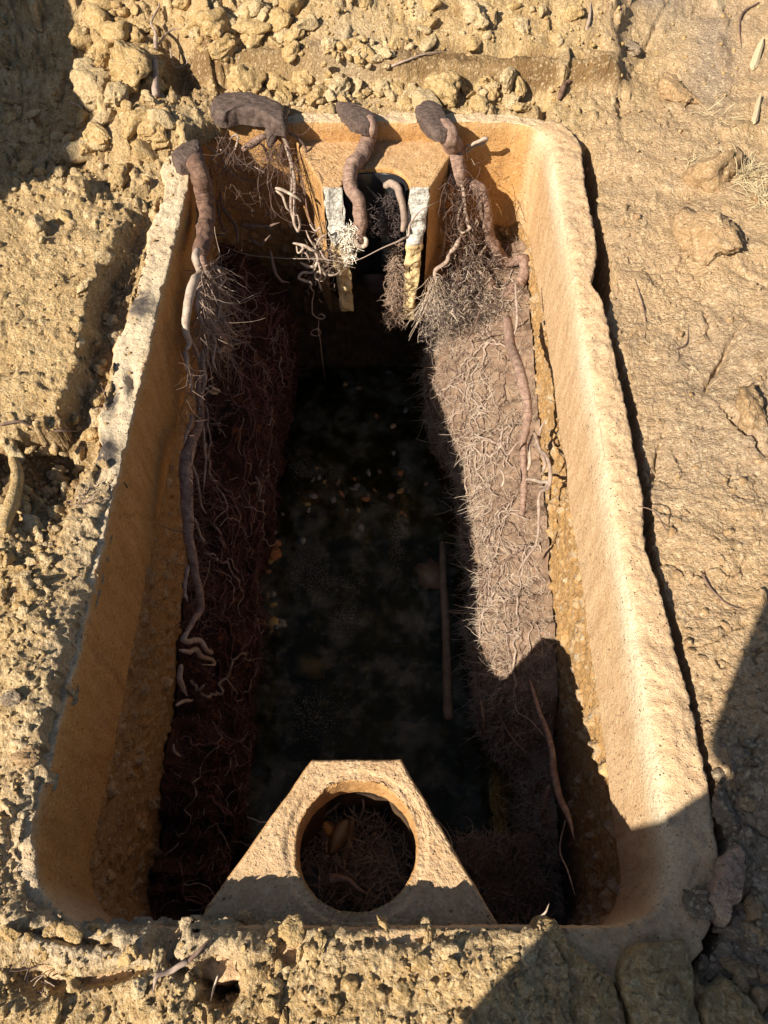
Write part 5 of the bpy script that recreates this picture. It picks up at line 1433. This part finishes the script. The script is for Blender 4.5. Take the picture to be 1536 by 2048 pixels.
slab_rock('rock', [(1442, 1712), (1466, 1692), (1488, 1700), (1492, 1750), (1480, 1796), (1462, 1812), (1455, 1850), (1432, 1832), (1412, 1796), (1428, 1756)], 0.028, M['rock_pink'],
          'flat pinkish slab of stone outside the near right rim', 331, 0.0, 0.05)

# small loose crumbs, past counting
n = 11000
rg2 = np.random.default_rng(404)
px_ = rg2.uniform(-60, 1600, n); py_ = rg2.uniform(-60, 2110, n)
kp = np.array([rg2.random() < crumb_density(a, b) for a, b in zip(px_, py_)])
px_, py_ = px_[kp], py_[kp]
P_ = []; 
for a, b in zip(px_, py_):
    q = on_ground(a, b)
    if q.z < -0.1 or float(tank_sdf(np.array([q.x]), np.array([q.y]))[0]) < (0.10 if a > 1000 else 0.04): continue
    P_.append(q)
ic = ico(77, 1, 0.8, 5, 0.2); icv = np.array([v.co for v in ic.vertices]); icf = np.array([list(p.vertices) for p in ic.polygons])
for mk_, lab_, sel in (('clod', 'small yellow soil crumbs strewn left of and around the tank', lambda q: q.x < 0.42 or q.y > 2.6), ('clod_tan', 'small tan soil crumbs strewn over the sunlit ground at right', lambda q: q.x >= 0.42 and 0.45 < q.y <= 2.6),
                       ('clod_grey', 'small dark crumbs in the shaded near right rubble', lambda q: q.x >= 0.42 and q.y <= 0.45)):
    Vs = []; Fs = []
    for q in [q for q in P_ if sel(q)]:
        r = float(rg2.uniform(2.0, 5.0)) / FPX * math.sqrt(q.y ** 2 + CAM_H ** 2)
        a = rg2.random() * 6.28; c_, s_ = math.cos(a), math.sin(a)
        v = icv * (r * rg2.uniform(.8, 1.5), r, r); v = np.column_stack([v[:, 0] * c_ - v[:, 1] * s_, v[:, 0] * s_ + v[:, 1] * c_, v[:, 2]])
        Fs.append(icf + len(Vs) * len(icv)); Vs.append(v + np.array([q.x, q.y, q.z + r * 0.3]))
    link('soil_crumbs', fast_mesh('crumbs', np.concatenate(Vs), np.concatenate(Fs), smooth=False), M[mk_], None, label=lab_, cat='soil crumbs', kind='stuff')

# ================================================================== TWIGS, SPLINTERS, GRASS ON THE GROUND
def ground_tube(name, L, rr_, mat, label, cat='root', lift=0.006, sides=7, seed=0):
    P = []
    for e in L:
        q = on_ground(e[0], e[1]); P.append((q.x, q.y, q.z + (e[2] if len(e) > 2 else lift)))
    return tube_obj(name, P, rr_, mat, None, sides, 0.12, seed, label=label, cat=cat)
ground_tube('broken_root', [(314, 196, .01), (318, 160, .05), (322, 130, .07), (318, 95, .05), (308, 70, .04), (318, 40, .03), (322, 20, .02)], [0.014, 0.010, 0.008, 0.005, 0.004, 0.004, 0.003], M['strand'], 'pale broken root rising from the hollow on the upper left heap', seed=401)
ground_tube('broken_root', [(322, 130, .06), (345, 92, .05), (368, 80, .04)], [0.004, 0.003, 0.002], M['strand'], 'short pale side twig right of the upright broken root', seed=402)
ground_tube('broken_root', [(345, 118, .05), (352, 150, .03), (378, 150, .04), (372, 130, .04)], [0.002, 0.002, 0.002, 0.002], M['strand_pale'], 'thin white rootlet looped over the dark hollow', seed=403)
ground_tube('twig', [(140, 216, .02), (160, 222, .02), (178, 236, .012)], [0.003, 0.003, 0.002], M['strand_pale'], 'short pale twig at the edge of the upper left shadow', 'twig', seed=404)
ground_tube('twig', [(770, 142, .01), (810, 128, .012), (850, 114, .008), (905, 104, .004)], [0.004, 0.004, 0.003, 0.002], M['strand'], 'thin brown twig lying across the top of the dark band', 'twig', seed=405)
ground_tube('exposed_root', [(1118, 205, .01), (1128, 180, .02), (1142, 168, .012)], [0.010, 0.011, 0.006], M['bark_red'], 'short reddish root stub outside the far right rim', seed=406)
ground_tube('exposed_root', [(1168, 92, .0), (1176, 50, .006), (1182, 0, .004)], [0.006, 0.006, 0.004], M['strand'], 'straight brown root in the upper bank', seed=407)
ground_tube('twig', [(1518, 8, .006), (1484, 30, .008), (1478, 60, .008), (1482, 100, .004)], [0.003, 0.004, 0.003, 0.002], M['strand_dark'], 'dark bent twig in the upper right corner', 'twig', seed=408)
ground_tube('twig', [(380, 1922, .012), (404, 1900, .012), (428, 1874, .012)], [0.004, 0.003, 0.002], M['strand_dark'], 'dark twig crossing the crack below the near left soil edge', 'twig', seed=409)
ground_tube('twig', [(380, 1922, .012), (348, 1940, .012), (318, 1952, .01), (308, 1990, .008)], [0.005, 0.005, 0.004, 0.002], M['strand'], 'forked pale twig in the near left rubble', 'twig', seed=410)
ground_tube('twig', [(461, 1954, .12), (452, 1975, .11), (444, 2000, .10)], [0.0016, 0.0018, 0.0012], M['strand_pale'], 'thin pale twig standing in the dark hole at the bottom', 'twig', seed=411)
ground_tube('twig', [(1062, 1848, .05), (1078, 1832, .055), (1086, 1814, .06)], [0.003, 0.002, 0.001], M['strand_pale'], 'small pale twig on the tip of the pointed rock', 'twig', seed=412)
ground_tube('rootlet', [(0, 855, .01), (40, 850, .012), (80, 862, .012), (130, 868, .012), (168, 866, .01)], [0.004, 0.004, 0.003, 0.003, 0.002], M['strand_dark'], 'thin root along the foot of the trodden shelf at left', seed=413)
ground_tube('exposed_root', [(30, 920, .02), (40, 960, .02), (34, 1010, .02), (10, 1070, .015)], [0.012, 0.015, 0.016, 0.012], M['clod'], 'thick clay-coated root at the left edge', seed=414)
ground_tube('rootlet', [(1230, 1010, .004), (1300, 1030, .02), (1340, 1068, .006), (1400, 1040, .006)], [0.0015, 0.0015, 0.0015, 0.001], M['strand_dark'], 'hair-thin root bridging the gap beside the right rim', seed=415)
ground_tube('rootlet', [(1400, 1145, .005), (1420, 1180, .006), (1452, 1210, .006), (1490, 1225, .004)], [0.002, 0.002, 0.002, 0.001], M['strand_dark'], 'thin dark root arcing over the right ground near the shadow', seed=416)
ground_tube('rootlet', [(1466, 840, .01), (1486, 800, .012), (1500, 775, .012), (1510, 770, .01)], [0.003, 0.003, 0.002, 0.001], M['strand_dark'], 'dark thin root above the flat tan slab', seed=417)
ground_tube('rootlet', [(1270, 560, .004), (1290, 640, .005), (1286, 700, .004)], [0.0018, 0.0018, 0.001], M['strand_dark'], 'thin root right of the widest part of the gap', seed=418)
ground_tube('stem', [(1462, 1530, .01), (1466, 1600, .02), (1478, 1690, .03), (1484, 1730, .02)], [0.0012, 0.0014, 0.0014, 0.001], M['strand_dark'], 'straight dark stem beside the pinkish slab', 'twig', seed=419)
ground_tube('rootlet', [(1350, 700, .003), (1372, 690, .006), (1376, 650, .006)], [0.0018, 0.002, 0.001], M['strand_dark'], 'short dark rootlet hooked on the right ground', seed=420)
def splinter(L, w, label):
    a, b = on_ground(*L[0]), on_ground(*L[1])
    d = (b - a); ln = d.length; d.normalize(); s = Vector((-d.y, d.x, 0)).normalized()
    bm = bmesh.new(); prof = [(-.02, .5), (.1, 1), (.45, .9), (.8, .75), (1.0, .2)]
    rows = []
    for t, ww in prof:
        c = a + d * (ln * t) + Vector((0, 0, 0.010 + 0.006 * t))
        rows.append([bm.verts.new(c - s * w * ww), bm.verts.new(c - s * w * ww * .3 + Vector((0, 0, .007))), bm.verts.new(c + s * w * ww * .6 + Vector((0, 0, .005))), bm.verts.new(c + s * w * ww), bm.verts.new(c - Vector((0, 0, .006)))])
    for i in range(len(rows) - 1):
        for k in range(5): bm.faces.new((rows[i][k], rows[i][(k + 1) % 5], rows[i + 1][(k + 1) % 5], rows[i + 1][k]))
    bm.faces.new(rows[0]); bm.faces.new(rows[-1][::-1]); bmesh.ops.recalc_face_normals(bm, faces=bm.faces)
    me = bpy.data.meshes.new('splinter'); bm.to_mesh(me); bm.free()
    link('wood_splinter', me, M['wood'], None, label=label, cat='wood splinter')
splinter([(1503, 142), (1522, 86)], 0.014, 'larger pale wood splinter near the upper right corner')
splinter([(1506, 250), (1517, 198)], 0.010, 'smaller pale wood splinter below the larger one at right')
def tuft(px, py, n, spread, ln, label, seed, mt='straw', up=0.4):
    rg = np.random.default_rng(seed); c = on_ground(px, py)
    P0 = np.array([c]) + rg.normal(size=(n, 3)) * np.array([spread, spread, 0.002])
    D0 = rg.normal(size=(n, 3)) * np.array([1, 1, 0.2]) + np.array([0, 0, up])
    link('grass_tuft', hair_mesh('h', P0, D0, rg.uniform(ln * .5, ln, n), rg.uniform(0.0008, 0.0018, n), 0.2, 0.08, 5, seed), M[mt], None, label=label, cat='grass')
tuft(1490, 350, 170, 0.035, 0.10, 'largest tuft of dry yellow grass at the right edge', 501)
tuft(1528, 400, 110, 0.022, 0.09, 'dry grass tuft below the largest one at the right edge', 502)
tuft(1425, 232, 40, 0.022, 0.08, 'sparse dry stems on the upper right ground', 503)
tuft(1382, 322, 14, 0.01, 0.05, 'few straw stems left of the cracked clod', 504)
tuft(50, 1945, 26, 0.02, 0.05, 'few dry rootlets in the hollow at the bottom left', 505, 'strand')
tuft(250, 592, 40, 0.015, 0.06, 'wispy rootlets against the left rim beside the dark patch', 506, 'strand_dark')
tuft(172, 1002, 30, 0.012, 0.05, 'wispy rootlets at the broken left rim halfway down', 507, 'strand')
tuft(206, 800, 40, 0.012, 0.045, 'dark wispy rootlets outside the notch in the left rim', 508, 'strand_dark')

# ================================================================== IN THE WATER
def flake(name, px, py, w, h, rot, z, mat, seed, **k):
    p = onz(px, py, z); kk = (CAM_H - z) / CP / FPX / 2 * 1.0
    r = random.Random(seed); n = 14; bm = bmesh.new()
    top = []; bot = []
    for i in range(n):
        a = 2 * math.pi * i / n; q = 0.75 + 0.4 * r.random()
        x, y = w * kk * q * math.cos(a), h * kk * q * math.sin(a)
        zz = 0.003 * math.sin(a * 2 + seed)
        top.append(bm.verts.new((x, y, zz + 0.0016))); bot.append(bm.verts.new((x * .96, y * .96, zz)))
    c = bm.verts.new((0, 0, 0.004)); c2 = bm.verts.new((0, 0, 0))
    for i in range(n):
        j = (i + 1) % n
        bm.faces.new((top[i], top[j], c)); bm.faces.new((bot[j], bot[i], c2)); bm.faces.new((top[j], top[i], bot[i], bot[j]))
    me = bpy.data.meshes.new(name); bm.to_mesh(me); bm.free()
    for f in me.polygons: f.use_smooth = True
    o = link(name, me, mat, None, **k); o.location = (p.x, p.y, z); o.rotation_euler = (0, 0, math.radians(rot))
    return o
flake('leaf', 545, 1108, 40, 34, 20, WZ + 0.004, M['leaf_orange'], 3, label='orange dead leaf floating at the left side of the water', cat='leaf')
flake('leaf', 553, 1086, 20, 26, 60, WZ + 0.006, M['leaf_orange'], 4, label='small dead leaf touching the floating orange leaf', cat='leaf')
flake('leaf', 787, 853, 18, 12, 30, WZ + 0.004, M['leaf_tan'], 5, label='small bright tan leaf on the dark water below the broken baffle', cat='leaf')
flake('leaf', 730, 998, 22, 12, -20, WZ + 0.004, M['leaf_orange'], 6, label='small orange chip in the line of floating debris', cat='leaf')
flake('leaf', 545, 1245, 26, 30, 0, WZ + 0.004, M['tuber'], 8, label='yellow-brown lump floating lower left on the water', cat='leaf')
flake('card_scrap', 862, 1150, 62, 74, 10, WZ + 0.005, M['soaked_wood'], 9, label='flat tan scrap floating at the top of the sunken stick', cat='scrap')
o = place = flake('sludge_lump', 618, 1334, 84, 50, 0, WZ - 0.02, M['tuber'], 10, label='pale ochre lump just under the water in the lower middle', cat='sludge lump')
o.scale = (1, 1, 4)
st = pts_z([(884, 1085, WZ - 0.01), (886, 1160, WZ), (892, 1240, WZ + 0.004), (893, 1330, WZ + 0.002), (897, 1438, WZ - 0.01)])
tube_obj('sunken_stick', st, [0.014, 0.017, 0.017, 0.018, 0.018], M['soaked_wood'], None, 10, 0.12, 601, label='straight soaked brown stick lying in the water along the right side', cat='stick')
fr_ = random.Random(12)
CH = {}
for k in range(46):
    if k < 28: px, py = fr_.uniform(580, 860), fr_.gauss(1000, 34)
    elif k < 40: px, py = fr_.uniform(530, 570), fr_.uniform(1000, 1300)
    elif k < 52: px, py = fr_.uniform(690, 850), fr_.uniform(740, 960)
    else: px, py = fr_.uniform(560, 860), fr_.uniform(1040, 1450)
    mk_ = fr_.choice(['scum', 'scum', 'scum', 'tuber', 'leaf_orange', 'soaked_wood']); cw, ch = fr_.uniform(8, 24), fr_.uniform(6, 15)
    o = flake('debris_chip', px, py, cw, ch, fr_.uniform(0, 180), WZ + fr_.uniform(0.001, 0.004), M[mk_], 700 + k, cat='debris', group='debris chips on the water')
    CH.setdefault(f"{'larger' if cw > 15 else 'tiny'} {dict(scum='grey', tuber='ochre', leaf_orange='orange', soaked_wood='brown')[mk_]} chip floating in the {'far' if py < 970 else 'middle' if py < 1200 else 'near'} {'left' if px < 660 else 'centre' if px < 760 else 'right'} of the water", []).append((px, o))
unique_labels(CH)
for k, (px, py, w, h) in enumerate([(620, 943, 84, 40), (690, 1236, 46, 40), (626, 1432, 74, 80), (615, 1130, 60, 60), (795, 1080, 26, 110), (650, 1170, 110, 40)]):
    p = onz(px, py, WZ); kk = (CAM_H - WZ) / CP / FPX / 2
    n = 700; P0 = np.column_stack([p.x + rg2.normal(size=n) * w * kk * .6, p.y + rg2.normal(size=n) * h * kk * .6, np.full(n, WZ + 0.002)])
    link('scum_patch', specks(P0, np.tile([0, 0, 1.0], (n, 1)), rg2.uniform(0.0008, 0.0035, n) , 800 + k), M['scum'], None,
         label=['pale double ring of scum at the far part of the water', 'bright bluish patch of scum at the middle of the water', 'grey scum in front of the complete baffle, lower left', 'scum patch right of the orange leaf',
                'long streak of scum down the middle right of the water', 'broad faint scum patch across the middle of the water'][k], cat='scum', kind='stuff')

# inside the round hole of the near baffle
hz = -0.42
def hpt(L): return [tuple(onz(a, b, z)) for a, b, z in L]
tube_obj('thin_root', hpt([(608, 1740, -.40), (612, 1690, -.36), (640, 1640, -.32), (690, 1598, -.27), (716, 1590, -.26), (728, 1610, -.27), (716, 1650, -.34), (706, 1690, -.38), (712, 1720, -.40), (745, 1735, -.40), (795, 1742, -.36)]),
         [0.0028] * 11, M['strand'], None, 7, 0.1, 611, label='long thin root looping round inside the round hole', cat='root')
tube_obj('thin_root', hpt([(612, 1700, -.42), (632, 1650, -.36), (665, 1618, -.34), (700, 1606, -.32), (708, 1620, -.32), (696, 1626, -.33)]), [0.003] * 6, M['strand'], None, 7, 0.1, 612, label='shorter curled root at the top of the round hole', cat='root')
tube_obj('stick', hpt([(668, 1800, -.40), (682, 1740, -.36), (696, 1690, -.33), (704, 1640, -.30)]), [0.013, 0.012, 0.010, 0.006], M['soaked_wood'], None, 9, 0.14, 613, label='upright brown stick in the middle of the round hole', cat='stick')
tube_obj('stick', hpt([(722, 1730, -.38), (740, 1690, -.36), (752, 1665, -.34)]), [0.013, 0.010, 0.006], M['soaked_wood'], None, 9, 0.14, 614, label='short dark stick right of the upright one in the hole', cat='stick')
tube_obj('stick', hpt([(660, 1758, -.31), (690, 1758, -.30), (712, 1776, -.31), (732, 1790, -.33)]), [0.0135, 0.006, 0.005, 0.004], M['strand'], None, 8, 0.14, 615, label='bent pale stick low in the round hole', cat='stick')
def leafshape(P, wv, label, mat):
    bm = bmesh.new(); n = 10; A = Vector(P[0]); B = Vector(P[1]); d = B - A; s = d.cross(Vector((0.2, 0.3, 1))).normalized()
    rows = []
    for i in range(n):
        t = i / (n - 1); w_ = wv * math.sin(math.pi * min(1, 0.06 + t * 0.93)) ** 0.8; c = A + d * t + Vector((0, 0, 0.012 * math.sin(t * 3)))
        rows.append([bm.verts.new(c - s * w_ + Vector((0, 0, .004))), bm.verts.new(c - Vector((0, 0, .002))), bm.verts.new(c + s * w_ + Vector((0, 0, .006)))])
    for i in range(n - 1):
        for k in range(2): bm.faces.new((rows[i][k], rows[i][k + 1], rows[i + 1][k + 1], rows[i + 1][k]))
    bmesh.ops.solidify(bm, geom=bm.faces[:], thickness=0.0008)
    me = bpy.data.meshes.new('leaf'); bm.to_mesh(me); bm.free()
    for f in me.polygons: f.use_smooth = True
    link('leaf', me, mat, None, label=label, cat='leaf')
leafshape(hpt([(660, 1712, -.24), (698, 1636, -.20)]), 0.018, 'pale tan pointed leaf seen through the round hole', M['leaf_tan'])
leafshape(hpt([(650, 1640, -.24), (670, 1678, -.25)]), 0.013, 'curled tan leaf beside the pointed one in the round hole', M['leaf_tan'])
n = 1500
c_ = onz(710, 1722, -0.38)
P0 = np.array([c_]) + rg2.normal(size=(n, 3)) * np.array([0.07, 0.05, 0.02])
link('root_clump', hair_mesh('h', P0, rg2.normal(size=(n, 3)), rg2.uniform(0.03, 0.09, n), rg2.uniform(0.0010, 0.0024, n), 0.45, 0.02, 7, 49), M['hair'], None, label='tangle of brown fine roots at the bottom of the round hole', cat='root')

# ================================================================== OUTSIDE THE FRAME: WHAT CASTS THE TWO BIG SHADOWS
# unseen slab added on the left, its outline shaped to cast the upper-left shadow
lx = -2.2
slab_outline = [(0.95, -0.05), (0.98, 0.45), (1.02, 0.80), (1.12, 0.98), (1.22, 1.02), (1.34, 1.02), (1.42, 1.10), (1.52, 1.18), (1.66, 1.20), (1.80, 1.17), (1.92, 1.13), (2.10, 1.12), (2.4, 1.10), (2.9, 1.06), (3.2, 1.0), (3.3, 0.8), (3.3, -0.05)]
bm = bmesh.new()
slab_outline = [(y - 0.22, z + 0.05 if z > 0 else z) for y, z in slab_outline]
f0 = [bm.verts.new((lx, y, z)) for y, z in slab_outline]; f1 = [bm.verts.new((lx - 0.07, y, z)) for y, z in slab_outline]
bm.faces.new(f0); bm.faces.new(f1[::-1])
for i in range(len(slab_outline)):
    j = (i + 1) % len(slab_outline); bm.faces.new((f0[j], f0[i], f1[i], f1[j]))
bmesh.ops.recalc_face_normals(bm, faces=bm.faces)
me = bpy.data.meshes.new('lid'); bm.to_mesh(me); bm.free()
M['lid'] = simple_mat('slab_concrete', (0.36, 0.31, 0.24), (0.50, 0.44, 0.35), 20, 0.9, 0.6, 0.004)  # concrete look for the added shadow slab
link('shadow_slab', me, M['lid'], None, label='added slab outside the picture, shaped to cast the upper left shadow', cat='tank lid')

# the photographer, standing behind the near end
def person(loc, yaw, label):
    # joints: x right, y forward, z up
    J = {'pelvis': (0, 0, 0.92, .215, .16), 'waist': (0, 0, 1.08, .150, .14), 'chest': (0, 0.01, 1.30, .175, .12), 'neck0': (0, 0, 1.47, .10, .08), 'neck': (0, 0.03, 1.53, .058, .058),
         'head': (0, 0.06, 1.62, .080, .095), 'crown': (0, 0.05, 1.70, .070, .082)}
    for s, n_ in ((-1, 'l'), (1, 'r')):
        J['hip' + n_] = (s * .12, 0, .86, .12, .11); J['thigh' + n_] = (s * .13, .01, .68, .10, .10); J['knee' + n_] = (s * .12, .02, .49, .066, .068); J['calf' + n_] = (s * .125, -.01, .32, .062, .062)
        J['ankle' + n_] = (s * .13, -.02, .10, .046, .046); J['foot' + n_] = (s * .14, .08, .05, .048, .04); J['toe' + n_] = (s * .15, .16, .04, .042, .03)
        J['shoulder' + n_] = (s * .19, 0, 1.43, .065, .065); J['elbow' + n_] = (s * .165, .07, 1.08, .05, .05); J['fore' + n_] = (s * .22, .26, 1.27, .042, .042); J['wrist' + n_] = (s * .13, .40, 1.36, .030, .028); J['palm' + n_] = (s * .10, .46, 1.39, .038, .022)
    E = [('pelvis', 'waist'), ('waist', 'chest'), ('chest', 'neck0'), ('neck0', 'neck'), ('neck', 'head'), ('head', 'crown')]
    for n_ in 'lr':
        E += [('pelvis', 'hip' + n_), ('hip' + n_, 'thigh' + n_), ('thigh' + n_, 'knee' + n_), ('knee' + n_, 'calf' + n_), ('calf' + n_, 'ankle' + n_), ('ankle' + n_, 'foot' + n_), ('foot' + n_, 'toe' + n_),
              ('neck0', 'shoulder' + n_), ('shoulder' + n_, 'elbow' + n_), ('elbow' + n_, 'fore' + n_), ('fore' + n_, 'wrist' + n_), ('wrist' + n_, 'palm' + n_)]
    for s, n_ in ((-1, 'l'), (1, 'r')):
        for f in range(4):
            b = (s * (.10 - .0), .475, 1.405 - f * .018)
            J[f'f{f}a{n_}'] = (s * .085, .50, 1.415 - f * .02, .010, .010); J[f'f{f}b{n_}'] = (s * .055, .515, 1.42 - f * .02, .009, .009); J[f'f{f}c{n_}'] = (s * .035, .50, 1.42 - f * .02, .008, .008)
            E += [('palm' + n_, f'f{f}a{n_}'), (f'f{f}a{n_}', f'f{f}b{n_}'), (f'f{f}b{n_}', f'f{f}c{n_}')]
        J['ta' + n_] = (s * .075, .45, 1.43, .012, .012); J['tb' + n_] = (s * .045, .46, 1.45, .010, .010); E += [('palm' + n_, 'ta' + n_), ('ta' + n_, 'tb' + n_)]
    names = list(J); idx = {n_: i for i, n_ in enumerate(names)}
    me = bpy.data.meshes.new('person_body'); me.from_pydata([J[n_][:3] for n_ in names], [(idx[a], idx[b]) for a, b in E], [])
    root = empty('person', loc, label=label, cat='person')
    m, nt, b = new_mat('skin_and_clothes'); nb = NB(nt)
    tc = nt.nodes.new('ShaderNodeTexCoord'); sx = nt.nodes.new('ShaderNodeSeparateXYZ'); nt.links.new(tc.outputs['Object'], sx.inputs[0])
    cz = nb.ramp(nb.math('DIVIDE', sx.outputs[2], 2.0), [(0.0, (0.03, 0.025, 0.02)), (0.055, (0.04, 0.06, 0.11)), (0.49, (0.10, 0.12, 0.10)), (0.745, (0.48, 0.28, 0.19))], 'CONSTANT')
    hand = nb.ramp(sx.outputs[1], [(0.0, 0), (0.30, 0.0), (0.31, 1.0)], 'CONSTANT')
    nt.links.new(nb.mix(hand, cz, (0.48, 0.28, 0.19)), b.inputs['Base Color']); b.inputs['Roughness'].default_value = 0.8
    o = bpy.data.objects.new('body', me); me.materials.append(m); COL.objects.link(o)
    o.parent = root
    sk = o.modifiers.new('skin', 'SKIN'); sk.use_smooth_shade = True
    for i, n_ in enumerate(names):
        me.skin_vertices[0].data[i].radius = (J[n_][3], J[n_][4])
        me.skin_vertices[0].data[i].use_root = (n_ == 'pelvis')
    o.modifiers.new('smooth', 'SUBSURF').levels = 2
    o.modifiers['smooth'].render_levels = 2
    # hair cap, face
    def blob(name, c, r, mat, n=16):
        bm = bmesh.new(); bmesh.ops.create_uvsphere(bm, u_segments=n * 2, v_segments=n, radius=1)
        for v in bm.verts: v.co = Vector((v.co.x * r[0] + c[0], v.co.y * r[1] + c[1], v.co.z * r[2] + c[2]))
        me = bpy.data.meshes.new(name); bm.to_mesh(me); bm.free()
        for f in me.polygons: f.use_smooth = True
        me.materials.append(mat); q = bpy.data.objects.new(name, me); COL.objects.link(q); q.parent = root
    hm = simple_mat('hair_dark', (0.03, 0.02, 0.015), (0.06, 0.04, 0.03), 60)
    sm = simple_mat('face_skin', (0.46, 0.27, 0.18), (0.50, 0.30, 0.20), 20, bump=0)
    em = simple_mat('eye', (0.02, 0.02, 0.02), (0.03, 0.03, 0.03), 20, 0.2, bump=0)
    blob('hair', (0, 0.025, 1.695), (.088, .098, .085), hm)
    blob('nose', (0, 0.158, 1.615), (.012, .016, .022), sm); blob('mouth', (0, 0.150, 1.572), (.022, .006, .006), simple_mat('lips', (0.35, 0.13, 0.11), (0.38, 0.15, 0.12), 20, bump=0))
    for s in (-1, 1):
        blob('eye', (s * .030, 0.146, 1.638), (.011, .008, .007), em); blob('ear', (s * .083, 0.05, 1.62), (.010, .020, .030), sm)
    root.rotation_euler = (0, 0, yaw)
    return root
person((-0.30, -0.66, 0.0), math.radians(-24), 'person in jeans and a dark shirt standing at the near end, hands raised')
